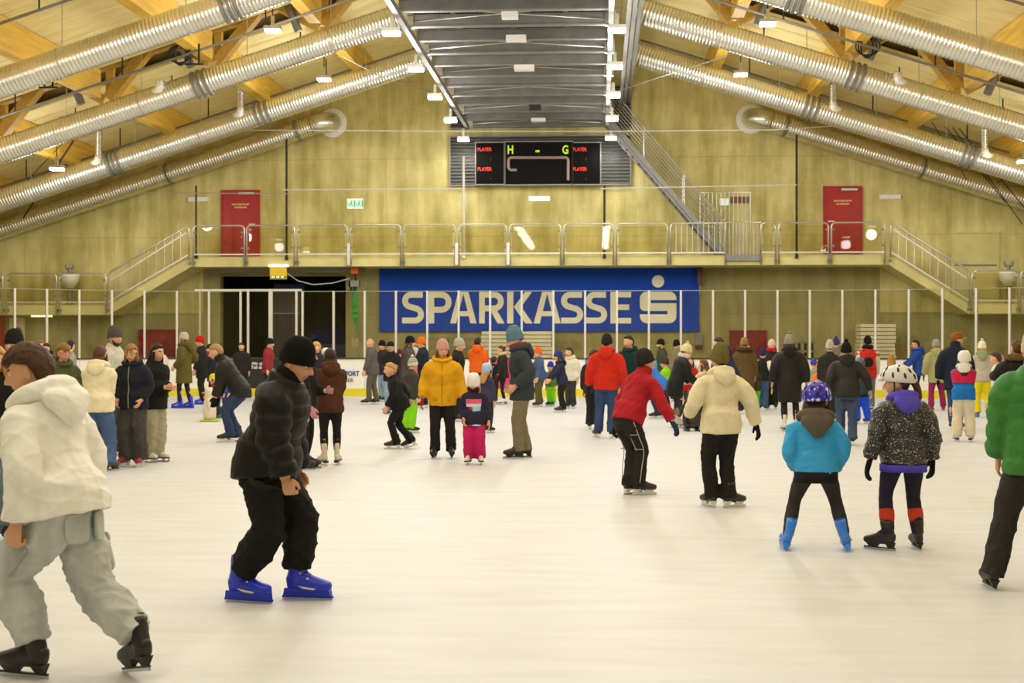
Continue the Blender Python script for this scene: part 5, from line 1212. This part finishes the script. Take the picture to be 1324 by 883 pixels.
def penguin(px, fy, hgt, face, label, dark, belly, base, beak='d8882a'):
    p, zr = G(px, fy); t = thing('skating_aid', label, 'skating aid', p, rz=-math.radians(face)); k = hgt
    nb = NB(); A = cat_rom([(0, 0, .06, .1, .09), (0, 0, .1, .2, .17), (0, 0, .3, .235, .19), (0, 0, .55, .2, .165), (0, 0, .7, .13, .12), (0, 0, .76, .135, .13), (0, 0, .88, .14, .135), (0, 0, .96, .09, .09), (0, 0, .985, .02, .02)], 22); loft(nb, A[:, :3]*k, A[:, 3]*k, A[:, 4]*k, (1, 0, 0), 20); link('penguin_body', nb.mesh('penguin_body', mat('pg_'+dark, '#'+dark, .4, var=.05)), t)
    nb = NB(); ellipsoid(nb, (0, .06*k, .34*k), (.17*k, .145*k, .25*k), 16, 12); link('belly', nb.mesh('belly', mat('pg_'+belly, '#'+belly, .45, var=.04)), t)
    nb = NB(); ellipsoid(nb, (0, .15*k, .82*k), (.035*k, .08*k, .025*k), 10, 8); link('beak', nb.mesh('beak', mat('pg_'+beak, '#'+beak, .4, var=.04)), t)
    nb = NB()
    for s in (-1, 1): ellipsoid(nb, (s*.055*k, .115*k, .88*k), (.022*k, .015*k, .026*k), 10, 8)
    link('eyes', nb.mesh('eyes', WHITEP), t)
    for s in (-1, 1):
        nb = NB(); limb(nb, [(s*.17*k, 0, .62*k), (s*.25*k, -.02*k, .5*k), (s*.27*k, -.04*k, .34*k)], np.array([.05, .055, .02])*k, 10, 8); link('flipper', nb.mesh('flipper', mat('pg_'+dark, '#'+dark)), t)
        nb = NB(); limb(nb, [(s*.15*k, -.1*k, .7*k), (s*.22*k, -.2*k, .74*k), (s*.22*k, -.26*k, .74*k)], np.array([.02, .02, .02])*k, 8, 8); link('handle', nb.mesh('handle', mat('pg_'+beak, '#'+beak)), t)
        nb = NB(); A = cat_rom([(s*.13, -.3, .03, .03, .012), (s*.13, -.2, .035, .06, .03), (s*.13, .1, .035, .07, .035), (s*.13, .26, .03, .04, .02)], 10); loft(nb, A[:, :3]*k, A[:, 3]*k, A[:, 4]*k, (1, 0, 0), 12); link('runner', nb.mesh('runner', mat('pg_'+base, '#'+base, .4, var=.05)), t)
# ---------------------------------------------------------------- the near skaters
BLK = '1e1c19'
f1 = person(92, 876, 437, 290, 'youth in a white hoodie and pale cargo jeans skating to the left, nearest the camera', ('hoodie', 'fbf6ea'), ('cargo', 'c6c9c4', 'denim'), None, ('mop', '4a3119'), ('soft', '242120'), H=1.80, hem=-.005, lean=13, drop=.055, shift=(.0, .03),
       fl=(-.045, .10, 0), fr=(.07, -.185, .02), toe=(4, 26), fpit=(0, -12), hl=(.045, .03, -.305), hrt=(.03, .05, -.30), hy=-26, hp=14, hood=('big', 'fbf6ea'), hand='fist', extras=(ex_leg_pocket('bcbfba'), ex_back_pocket('babdb8')), wide=1.06, vox=.9, cuff=.10)
f2 = person(345, 776, 430, 97, 'man in black puffer jacket, black beanie and bright blue plastic skates', ('puffer', '151311'), ('cargo', '1b1916'), ('beanie', '151311'), ('crop', '2a1d12'), ('rental', '2438c8'), H=1.78, lean=14, drop=.03, shift=(0, -.005),
       fl=(-.045, .115, 0), fr=(.05, -.075, 0), toe=(2, 8), hl=(.03, .08, -.30), hrt=(.015, .12, -.29), hy=6, hp=22, hood=('collar', '151311'), wide=1.08, skin='d09a72', hem=.012, extras=(ex_strip('d8d4cc', .03, .03, .7, -.04),), hand='fist', cuff=.12)
f3 = person(1055, 711, 490, 4, 'child in light blue jacket with grey hood, blue helmet and blue skates, feet apart', ('jacket', '3aa3da', 'puffer'), ('slim', '383532'), ('bike', '2a1fb8', None, 'camo'), ('long', '3a2a1c', .05), ('rental', '3d86e6'), H=1.40, child=True, lean=4, drop=.035,
       fl=(-.185, 0, 0), fr=(.185, 0, 0), toe=(4, 4), froll=(16, -16), hl='pocket', hrt='pocket', hr=5.5, hood=('huge', '5f5648'), hy=22, hp=8, belt=(-.006, .06, '1e1c19'), hem=.02, wide=1.2, elbow=(.6, -.9, -.1))
f4 = person(1168, 711, 472, 352, 'child in black and silver sequin jacket and white cycle helmet, looking left', ('jacket', '1b1a18', 'sequin'), ('slim', '2b2736'), ('bike', 'dcd8d0'), ('pony', '5a3a1e'), ('soft', '2a2522'), H=1.50, child=True, lean=3, drop=.012,
       fl=(-.10, 0, 0), fr=(.085, .01, 0), toe=(46, 6), froll=(0, -3), hl=(.085, -.02, -.30), hrt=(.06, .02, -.30), gloves='191817', hood=('down', '5b4fc0'), hy=-62, hp=6, belt=(-.0, .04, '5247b4'), hem=.03, wide=1.2, sock='c8402a')
f5 = person(1343, 764, 445, 5, 'person in a green quilted jacket and dark jeans cut off by the right edge', ('vest', '3c7a33'), ('regular', '35302c', 'denim'), ('beanie', 'c9b8a0'), ('crop', '4a3826'), ('soft', '1c1b19'), H=1.76, lean=4, fl=(-.17, .02, 0), fr=(.12, 0, 0), toe=(6, 20), hl='low', hrt='pocket', hood=('collar', '3c7a33'), wide=1.12, hem=.06)
f6 = person(816, 640, 459, 52, 'boy in red fleece and black work trousers leaning forward, dark beanie', ('fleece', 'a8202a'), ('regular', '2a2723'), ('beanie', '2e2c27', 'patch'), ('crop', '4a3826'), ('hockey', '2a2622'), H=1.66, lean=24, sway=0, drop=.015, shift=(0, -.035), fl=(-.03, .02, 0), fr=(.035, .05, 0), toe=(0, 12), hl='down', hrt=(.15, .17, -.235), gloves='2f3350', hy=10, hp=-8, hood=('collar', 'a8202a'), extras=(ex_seams('b5b0a2'),), hem=.0)
f7 = person(932, 656, 453, 345, 'youth in cream hoodie, olive beanie and black trousers seen from behind', ('hoodie', 'e3d6ae'), ('regular', '211f1b'), ('tall', '6b6234'), ('crop', '4a3826'), ('hockey', '2c2722'), H=1.64, lean=6, sway=2, drop=.01, fl=(-.05, .04, 0), fr=(.06, -.01, 0), toe=(10, 70), hl=(.06, .13, -.22), hrt=(.13, .0, -.28), gloves='1d1b19', hood=('down', 'e3d6ae'), hy=-8, hp=-2, wide=1.06)

def yoke(i, c):
    """red back and shoulder panel and sleeves of the tricolour jacket"""
    ex_panel(c, .5, 1.0, 62, 298)(i); ex_sleeves(c)(i)
# ---------------------------------------------------------------- group at the left
P = person
FR = ('rental', '2438c8')
P(-2, 700, 452, 170, 'person with long blond hair in black jacket at the left edge behind the white hoodie', ('jacket', '1c1a17'), ('wide', '6f7f8e', 'denim'), None, ('long', 'b98a3c', .14), H=1.66, hy=10)
P(22, 640, 428, 185, 'person in dark knitted hat behind the white hoodie youth', ('jacket', '23201c'), ('regular', '26231f'), ('beanie', '201e1b'), ('crop', '2a2018'), H=1.8)
P(80, 604, 440, 140, 'curly-haired boy with glasses in olive green jacket', ('jacket', '4b5230'), ('regular', '3a3a38'), None, ('mop', '8a6530'), H=1.66, glasses='7a3040', hood=('down', '4b5230'), hy=-8)
P(129, 608, 441, 2, 'girl with brown hair in cream hoodie and blue jeans, seen from behind', ('hoodie', 'ecdfb8'), ('wide', '4a6288', 'denim'), None, ('fringe', '5a351b', .03), ('soft', '5a5040'), H=1.66, fl=(-.05, .06, 0), fr=(.085, -.03, 0), toe=(10, 20), hl='hold', hrt='hold', hood=('down', 'ecdfb8'), drop=.012, shift=(-.012, 0))
P(172, 603, 437, 183, 'youth with glasses in navy hoodie and charcoal jeans facing the camera', ('hoodie', '20222c'), ('wide', '4a4640', 'denim'), None, ('fringe', '9a6a38', .0), ('hockey', '8a2a28'), H=1.66, glasses='2a2420', hl='pocket', hrt='pocket', hood=('down', '20222c'), zipper='8a867c', fl=(-.06, 0, 0), fr=(.06, 0, 0), hy=-4)
P(198, 597, 440, 120, 'dark long-haired girl in black jacket and beige trousers behind the navy hoodie youth', ('jacket', '1b1a18'), ('wide', 'a69c80'), None, ('long', '1d1612', .16), ('figure', 'd8cfbe'), H=1.66, hl='hold', hrt='hold', lean=5)
P(143, 588, 417, 95, 'bearded man with grey beanie and light grey jacket above the cream hoodie girl', ('jacket', 'c8c4b4'), ('regular', '3a3832'), ('beanie', '56524a'), ('crop', '2a2018'), H=1.9, beard='4a3424', hy=30, lean=4)
P(88, 545, 438, 70, 'dark-haired person in grey patterned jacket behind the curly-haired boy', ('jacket', '8a8678', 'sequin'), ('regular', '2a2824'), None, ('short', '1c1612'), H=1.72, hy=-60)
P(63, 540, 441, 200, 'brown-haired person with dark scarf far behind the white hoodie', ('jacket', '2a2622'), ('regular', '2a2824'), None, ('short', '3a2a1c'), scarf='1d1b19', H=1.66)
P(52, 530, 437, 150, 'fair-haired bystander far back at the left', ('jacket', '3b352c'), ('regular', '2a2824'), None, ('short', '8a5a34'), H=1.72)
P(213, 517, 447, 285, 'girl in white sweater and black leggings far back at the left', ('fleece', 'd9d0b4'), ('slim', '22201d'), None, ('bun', '2a1e16'), ('hockey', '2a2622'), H=1.52, hl='hold', hrt='hold', lean=6, hem=.05)
P(238, 528, 427, 282, 'tall person in olive parka with pale hood and bright blue skates', ('parka', '59501f'), ('slim', '2c2a27'), ('beanie', 'b7ad94'), ('long', '6a4a30', .04), FR, H=1.90, hl='pocket', hrt='hip', hood=('big', '59501f'), fl=(-.04, .05, 0), fr=(.05, -.06, .0), toe=(5, 10), lean=-2)
P(262, 523, 431, 262, 'man in red beanie and black coat next to the olive parka', ('longcoat', '23211e'), ('regular', '24221f'), ('beanie', 'b81f1c'), ('crop', '4a3826'), FR, H=1.82, hem=.12, hl='low', hrt='low')
P(276, 533, 446, 250, 'person in navy cap and magenta scarf behind the red beanie', ('jacket', '24222a'), ('regular', '24221f'), ('cap', '23242c'), ('crop', '3a2a1c'), scarf='a02458', H=1.64)
P(303, 571, 440, 262, 'fair-haired man in dark leather jacket bending over a small skater', ('jacket', '24231f', 'puffer'), ('regular', '32405c', 'denim'), None, ('short', 'a8854e'), ('hockey', '1f1d1a'), H=1.86, lean=32, drop=.05, shift=(0, -.06), hl='reachd', hrt='reachd', hp=16, hood=('collar', '24231f'), fl=(-.04, .04, 0), fr=(.05, -.02, 0), gloves='1c1a18')
P(281, 541, 480, 268, 'toddler in yellow-green helmet and red jacket pushing a penguin aid', ('jacket', 'a03028'), ('snow', '2f2c2a'), ('helmet', 'c8d024', 'b02a50'), None, ('rental', '2f7a5a'), H=.98, lean=12, hl='fwd', hrt='fwd')
penguin(271, 545, .72, 262, 'pale skating aid with yellow-green base in front of the toddler', 'd8ccb0', 'e6ddc6', 'b8c020')
P(291, 531, 470, 255, 'small child in blue and yellow jacket partly behind the bending man', ('jacket', '3a4a8a'), ('snow', '2c3a70'), ('helmet', '2c3a70'), None, H=.95)
P(313, 517, 443, 180, 'face of a bystander behind the bending man', ('jacket', '2a2724'), ('regular', '24221f'), None, ('short', '3a2a1c'), H=1.66)
P(346, 518, 437, 90, 'person in black hat and red jacket behind the dark bay glass', ('jacket', '8a2a34'), ('regular', '24221f'), ('beanie', '1c1b1a'), ('crop', '3a2a1c'), H=1.76)
P(394, 606, 450, 100, 'person in black with pink mittens half hidden by the black puffer man', ('jacket', '1d1b19'), ('slim', '1f1d1b'), None, ('short', '2a1e16'), ('soft', '23211e'), H=1.62, gloves='c88a94', hl='hold', hrt='low')
P(427, 601, 453, 348, 'woman in brown hooded jacket and black leggings with white figure skates', ('hoodie', '4e2f1d'), ('slim', '201e1c'), None, ('fringe', '2b1b12', .02), ('figure', 'd9cdb4'), H=1.60, fl=(-.055, -.02, 0), fr=(.06, .01, 0), toe=(22, 12), hl='hold', hrt='hold', hood=('down', '4e2f1d'), hem=.06, hy=-6, wide=1.05, cuff=.16)
P(411, 540, 438, 200, 'woman with curly blond hair behind the brown jacket', ('jacket', '2c2a32'), ('regular', '2a2826'), None, ('mop', 'c09a48'), H=1.68)
P(438, 530, 452, 275, 'person in navy jacket bending with a white cap right of the brown jacket', ('jacket', '262c44'), ('regular', 'a4906a'), ('cap', 'd4d0c4'), ('crop', '6a4a30'), H=1.62, lean=28, hl='reachd', hrt='reachd', hp=20, skate=('rental', '3a8a80'))
# ---------------------------------------------------------------- centre
P(482, 523, 436, 272, 'bald man in grey jacket and grey trousers standing at the boards', ('jacket', '57544c'), ('regular', '5a554b'), None, ('bald', 'c89a74'), ('hockey', '1e1c1a'), H=1.78, hl='low', hrt='low', fl=(-.05, .06, 0), fr=(.05, -.04, 0))
P(496, 519, 441, 215, 'person in black hat talking behind the bald man', ('jacket', '2c2924'), ('regular', '8aa0b4', 'denim'), ('beanie', '1b1a18'), ('crop', '2a1e16'), H=1.7)
P(506, 535, 436, 188, 'person in dark cap and black jacket facing the camera beside the bald man', ('jacket', '1f1e1d'), ('regular', '8da3b6', 'denim'), ('cap', '1c1c22'), ('crop', '3a2a1c'), ('rental', '4a2a9a'), H=1.7, hl='hold', hrt='hold')
P(517, 518, 447, 180, 'child in maroon hat between the dark cap and black beanie', ('jacket', '5a2430'), ('regular', '2a2826'), ('beanie', '5a1f2c'), ('crop', '3a2a1c'), H=1.45)
P(527, 530, 434, 75, 'person in black beanie with long brown hair and grey coat', ('parka', '4a4740'), ('slim', '2a2826'), ('beanie', '191817'), ('long', '5a3418', .14), H=1.8)
P(539, 519, 445, 270, 'child in coral pink jacket between grey coat and navy jacket', ('jacket', 'd8605a'), ('regular', '2a2826'), ('beanie', 'c8b8a0'), ('crop', '6a4a30'), H=1.5)
P(548, 527, 432, 272, 'person in orange beanie and navy jacket', ('jacket', '1f2530'), ('regular', '1e1d1c'), ('beanie', 'd86a14'), ('crop', '3a2a1c'), H=1.78, hl='fwd', hrt='fwd')
P(529, 560, 457, 40, 'child in striped beanie, dark quilted jacket and neon green trousers', ('coat', '3a362e'), ('snow', '7fd018'), ('pom', 'd8d0bc', 'stripe'), ('crop', '8a6a40'), ('hockey', '22201e'), H=1.38, hem=.06, lean=8, child=True)
P(517, 580, 463, 262, 'blond girl in black sweatshirt with white chest print skating left', ('hoodie', '1c1b19'), ('regular', '1b1a18'), None, ('bun', 'c09550'), ('hockey', '211f1d'), H=1.42, lean=14, drop=.03, fl=(-.04, .05, 0), fr=(.05, -.14, .02), fpit=(0, -18), toe=(5, 15), hl='swing', hrt=(.13, -.12, -.26), hy=-20, child=True, extras=(ex_strip('c8c4b8', .13, .03, .72, 0),), hand='fist')
P(572, 592, 437, 176, 'woman in bright yellow jacket, pink beanie and black trousers facing the camera', ('jacket', 'dba21a'), ('regular', '201e1c'), ('beanie', 'c89a90'), ('long', '7a4a28', .05), ('soft', '201e1c'), H=1.70, fl=(-.075, 0, 0), fr=(.065, 0, 0), toe=(6, 10), hl='side', hrt='side', gloves='b0242c', hood=('down', 'dba21a'), zipper='b8860e', extras=(ex_pockets('c8920f'),), hy=-12, wide=1.04)
P(590, 545, 437, 95, 'person in black jacket and pale grey beanie behind the yellow jacket', ('jacket', '1e1d1b'), ('regular', '22201e'), ('beanie', 'a8a496'), ('crop', '3a2a1c'), H=1.74)
P(613, 600, 477, 178, 'small girl in white helmet, striped jacket and pink snow trousers', ('jacket', '2a2a3c'), ('snow', 'c22460'), ('helmet', 'e2ded6', 'b0a8c0'), ('long', 'b98a44', .12), ('figure', 'd8d0c0'), H=1.26, child=True, fl=(-.07, 0, 0), fr=(.06, 0, 0), hl='side', hrt=(.02, .08, -.27), scarf='3a1c2c', hy=8, hp=12, extras=(ex_panel('9ecbd6', -.25, .5, -38, 6), ex_panel('dcd6cc', .5, .62, -40, 40), ex_panel('d85a86', .62, .8, -42, 42), ex_panel('c22460', -.25, .5, 8, 26)), drop=.01)
P(628, 560, 470, 30, 'child in pale blue helmet with blond hair behind the small girl', ('jacket', '3a3650'), ('snow', '2a2a30'), ('helmet', '9ab8d0', '23325a'), ('long', 'b98a44', .1), H=1.28, child=True)
P(617, 523, 433, 5, 'person in bright orange jacket seen from behind', ('hoodie', 'd25a12'), ('regular', '2c2a22'), None, ('short', '241a14'), ('soft', '201e1c'), H=1.80, hood=('down', 'd25a12'), hl='hold', hrt='pocket', wide=1.06)
P(638, 522, 462, 12, 'child in dark grey clothes left of the pink board', ('jacket', '34322c'), ('regular', '34322a'), None, ('short', '3a2a1c'), H=1.3)
P(651, 523, 445, 265, 'dark-haired woman in dark brown jacket with white skates', ('jacket', '2a2620'), ('slim', '1f1e1c'), None, ('bun', '4a2f1c'), ('figure', 'e0d8c8'), H=1.58, scarf='c8b078', hl='low', hrt='hold', gloves='4a2a26')
P(675, 592, 418, 262, 'man in blue-grey beanie, slate jacket and khaki trousers looking down left', ('jacket', '363c40'), ('regular', '7d7358'), ('tall', '5b7c88'), ('crop', '8a5a2c'), ('soft', '2a2620'), H=1.88, lean=3, fl=(-.03, .04, 0), fr=(.045, -.03, 0), toe=(8, 16), hl=(.02, .06, -.25), hrt=(.02, .06, -.25), beard='8a5a2c', scarf='6a3f44', hp=22, hood=('down', '363c40'), elbow=(.3, -1, -.1))
P(698, 526, 446, 240, 'boy in orange helmet-like hat, blue jacket and brown camouflage trousers', ('jacket', '45567a'), ('wide', '5a5030', 'denim'), ('beanie', 'd8622a'), ('crop', '6a4a30'), ('hockey', '22201e'), H=1.52, hl='low', hrt='low', fl=(-.06, .06, 0), fr=(.06, -.02, 0), toe=(12, 12), child=True)
P(713, 525, 466, 210, 'small child in lime green snow trousers and purple hat', ('jacket', '5a7a2a'), ('snow', '7ed016'), ('beanie', '3a2f9a'), ('crop', '6a4a30'), H=1.15, child=True)
P(727, 533, 449, 255, 'child in navy jacket and dark blue hat right of the lime trousers', ('jacket', '2a2a44'), ('regular', '1f1e1d'), ('beanie', '2f3f74'), ('long', '3a2418', .06), ('hockey', '22201e'), H=1.46, hl='reachd', hrt='reachd', lean=8, child=True, hood=('down', '2a2a44'))
P(738, 528, 447, 200, 'boy in white jacket and dark trousers beside the blue boards', ('jacket', 'd4ccb4'), ('regular', '3a3732'), None, ('short', '3a2418'), ('hockey', '22201e'), H=1.55, hood=('down', 'd4ccb4'), hy=40)
P(767, 555, 455, 15, 'person in black trousers half hidden by the red hoodie man', ('jacket', '2a2724'), ('regular', '24221f'), None, ('short', '3a2a1c'), ('hockey', '2a2522'), H=1.55)
P(784, 566, 431, 8, 'man in red hoodie, dark beanie and blue jeans seen from behind', ('hoodie', 'c42a16'), ('regular', '34466c', 'denim'), ('beanie', '2a2823'), ('crop', '3a2a1c'), ('hockey', '1e1c1a'), H=1.80, hood=('down', 'c42a16'), hl='side', hrt='side', fl=(-.085, .02, 0), fr=(.05, .0, 0), toe=(30, 5), wide=1.1, gloves='23211f')
P(815, 553, 428, 205, 'dark-haired man in bottle green jacket facing the red hoodie man', ('jacket', '14302c'), ('regular', '2c3c78', 'denim'), None, ('short', '2a1d14'), ('rental', '2438a8'), H=1.82, hood=('down', '14302c'), wide=1.06, hy=14)
P(851, 541, 462, 285, 'person in bright blue jacket bending towards the boards', ('jacket', '2f74c8', 'puffer'), ('regular', '30384c', 'denim'), ('beanie', '4a4438'), ('crop', '3a2a1c'), H=1.62, lean=46, drop=.06, shift=(0, -.08), hl='reachd', hrt='reachd', gloves='1f1e1c')
P(862, 535, 455, 300, 'child in lime green vest behind the black coat woman', ('jacket', '8ac41c'), ('regular', '2c2a30'), ('beanie', '3a382e'), ('crop', '3a2a1c'), H=1.3, hl='low', hrt='low', gloves='1f1e1c')
P(857, 518, 440, 255, 'bearded man in black beanie and dark green jacket at the boards', ('jacket', '3a4228'), ('regular', '2a2824'), ('beanie', '1d1c1a'), ('crop', '2a1d14'), H=1.74, beard='3a2416')
P(873, 519, 441, 40, 'person in black hat and tan jacket behind the white beanie', ('jacket', '7a6c4c'), ('regular', '2a2824'), ('beanie', '1d1c1a'), ('crop', '2a1d14'), H=1.72)
P(876, 553, 447, 72, 'woman in black coat, cream beanie and tall grey boots bending over a child', ('coat', '1e1d1c'), ('slim', '34363c'), ('pom', 'dccb98'), ('crop', '3a2a1c'), ('figure', 'c9bfa8'), H=1.66, lean=18, hem=.14, hl='fwd', hrt='fwd', hp=18, scarf='d0bfb4', sock='7e7864', shift=(0, -.03), cuff=.18)
P(893, 541, 465, 200, 'red-haired child in red top between the two bending women', ('jacket', 'b02020'), ('snow', '3a3432'), None, ('long', '5a2a16', .12), H=1.36, child=True, hy=-10, hl='hold', hrt='hold')
penguin(895, 557, .78, 175, 'black skating aid between the grey boots and the cream hoodie', '26231f', '2f2b26', '2a2622')
P(916, 548, 470, 300, 'child in pale pink jacket reaching left behind the cream hoodie', ('jacket', 'dcbc98'), ('regular', '2f2c2a'), None, ('long', '6a4426', .1), H=1.34, child=True, hl='reach', hrt='reach', lean=10)
P(943, 550, 438, 300, 'dark-haired man in navy jacket leaning left behind the olive beanie', ('jacket', '2a2c48'), ('regular', '3a4c74', 'denim'), None, ('short', '3a2418'), ('soft', '22201e'), H=1.84, lean=24, hl='reachd', hrt='reachd', hood=('down', '2a2c48'), shift=(0, -.04), wide=1.05)
# ---------------------------------------------------------------- right side
P(963, 535, 437, 355, 'person in long olive brown coat with fur-edged hood seen from behind', ('longcoat', '5a4724'), ('regular', '2a2826'), ('beanie', '8a7448'), ('crop', '3a2a1c'), H=1.76, extras=(ex_fur('4a3f24'),), wide=1.08)
P(975, 534, 470, 350, 'small child in neon green trousers and dark jacket with orange sleeve', ('jacket', '3c3a28'), ('snow', '4cc81c'), ('helmet', 'c8622a'), None, H=1.18, child=True)
P(986, 531, 450, 15, 'person in black vest with white sleeves and blue jeans', ('fleece', '22211f'), ('regular', '3c5474', 'denim'), ('beanie', '2c2f52'), ('crop', '3a2a1c'), ('hockey', '1e1c1a'), H=1.5, hl='hip', hrt='hip', extras=(ex_sleeves('dcd2b4'),))
P(998, 529, 437, 190, 'person in pink beanie and red scarf behind the white sleeves', ('jacket', '2a2626'), ('regular', '201e1e'), ('beanie', 'd8b4a0'), ('crop', '3a2a1c'), H=1.72, scarf='b01f2a')
P(966, 518, 446, 10, 'fair-haired child in grey jacket between olive coat and pink beanie', ('jacket', '8a8a78'), ('regular', '2a2826'), None, ('short', 'b08a48'), H=1.6)
P(1021, 558, 433, 3, 'woman in long black quilted coat and grey beanie with white skates', ('coat', '1f1d1a'), ('slim', '2a2826'), ('pom', '8f8a7a'), ('long', '3a2a1c', .03), ('figure', 'dcd4c4'), H=1.80, hood=('down', '1f1d1a'), fl=(-.055, .0, 0), fr=(.07, .03, 0), toe=(10, 5), hl='side', hrt='side', wide=1.08, hem=.2, cuff=.15)
P(1053, 530, 462, 350, 'child in striped top left of the dark quilted jacket', ('fleece', 'c8c0a4', 'stripe'), ('regular', '1f1e1c'), ('beanie', '3a4a8a'), ('crop', '6a4a30'), H=1.25, child=True)
P(1060, 536, 462, 350, 'child in bright orange jacket left of the dark quilted jacket', ('jacket', 'e07a34'), ('regular', '1f1e1c'), ('beanie', 'c87a48'), ('crop', '6a4a30'), H=1.2, child=True)
P(1073, 540, 442, 8, 'person in pale grey knitted beanie and dark brown jacket', ('jacket', '2c2722'), ('regular', '24221f'), ('tall', 'b0a99a'), ('crop', '3a2a1c'), H=1.68)
P(1081, 520, 434, 10, 'person in navy bobble hat far behind the knitted beanie', ('jacket', '6a6650'), ('regular', '24221f'), ('pom', '34386c'), ('crop', '3a2a1c'), H=1.76)
P(1095, 575, 444, 5, 'person in dark quilted jacket and blue jeans, black bobble hat, seen from behind', ('light', '2c2822'), ('regular', '3f4d66', 'denim'), ('pom', '1c1b19'), ('crop', 'b08a4a'), ('hockey', '2a2624'), H=1.66, lean=10, fl=(-.06, .06, .0), fr=(.05, -.05, 0), toe=(5, 5), hl='side', hrt=(.12, .06, -.27), hood=('down', '2c2822'), wide=1.1, scarf='b8a878')
P(1113, 548, 465, 330, 'child in black jacket and bright blue snow trousers', ('jacket', '2a3a44'), ('snow', '1f4fd0'), ('helmet', '3a5a74'), None, H=1.34, child=True, fl=(-.06, .03, 0), fr=(.11, -.04, 0), belt=(-.03, .03, '1c1b1a'))
m53 = P(1122, 531, 432, 8, 'man in black cap, red vest and pale sleeves with a backpack', ('jacket', 'c02a1c'), ('regular', '5a6470', 'denim'), ('beanie', '191817'), ('crop', '2a1d14'), ('figure', 'cfc6b0'), H=1.80, hl='low', hrt='low', scarf='1d1b19', extras=(ex_sleeves('c8c2b0'),))
backpack(m53, 'b8241a', 'red and black backpack on the man in the red vest')
P(1152, 537, 460, 20, 'blond girl in white jacket behind the white cycle helmet', ('jacket', 'd8d0bc'), ('regular', 'c8bca0'), None, ('long', 'a87434', .14), ('figure', 'e0d8c8'), H=1.40, child=True)
P(1187, 519, 437, 268, 'dark-haired man in royal blue hooded jacket at the right boards', ('jacket', '274488'), ('slim', '24262c'), None, ('short', '2a1d14'), ('hockey', '1e1c1a'), H=1.74, hood=('big', '274488'), hl='reachd', hrt='fwd', glasses='1d1b1a', hem=.09)
P(1211, 531, 443, 358, 'person in pale green jacket and magenta trousers seen from behind', ('parka', '9c9a64'), ('regular', '8e2452'), ('beanie', '9a9484'), ('crop', '6a4a30'), ('rental', '8e2452'), H=1.72, hood=('down', '9c9a64'), fl=(-.085, 0, 0), fr=(.10, .02, 0), toe=(20, 10), hl='side', hrt='side', gloves='23211f', hem=.11)
P(1235, 556, 426, 20, 'tall person in navy coat with a ginger cap', ('longcoat', '1d2230'), ('slim', '3a4a68', 'denim'), ('cap', '8a5424', 'd8d0a0'), ('short', '8a5424'), ('hockey', '2a2724'), H=1.88, fl=(-.04, .02, 0), fr=(.055, -.04, 0), hl='side', hrt='side', gloves='1c1b1a', hy=50, hem=.1, hood=('collar', '1d2230'))
P(1246, 571, 450, 12, 'child in white helmet and red, blue and white jacket with white trousers', ('jacket', '1f6cb4'), ('snow', 'd8cdb0'), ('helmet', 'e4dfd4', 'd0c8bc'), ('long', '2a1d14', .1), ('figure', 'dcd4c4'), H=1.52, child=True, hood=('down', 'ddd6c4'), hy=38, fl=(-.075, 0, 0), fr=(.075, 0, 0), hl='hold', hrt='hold', extras=(lambda i: yoke(i, 'c22040'),), hem=.04)
P(1270, 540, 436, 10, 'blond woman in white bobble hat, grey top and yellow trousers', ('hoodie', 'b2ab96'), ('regular', 'd8c81a'), ('pom', 'e4dcc0'), ('long', 'b08230', .09), ('rental', '3a6aa8'), H=1.68, hood=('down', '8a9470'), fl=(-.06, .03, 0), fr=(.08, -.05, .02))
P(1293, 525, 458, 185, 'child in pink helmet behind the green quilted jacket', ('jacket', '4a6a38'), ('snow', '3a3a44'), ('helmet', 'c07a9c', '8a4a6c'), None, H=1.32, child=True)
P(1292, 560, 470, 300, 'person in white sleeve reaching behind the green quilted jacket', ('jacket', 'd8d2c4'), ('regular', '2a2826'), None, ('short', '4a3020'), H=1.5)
P(1318, 600, 436, 350, 'person with brown bun and fur-collared black jacket at the right edge', ('jacket', '211f1c'), ('regular', '2a2826'), None, ('bun', '5a3a1e'), H=1.72, extras=(ex_fur('6a5434'),), hl='reach')
bake()
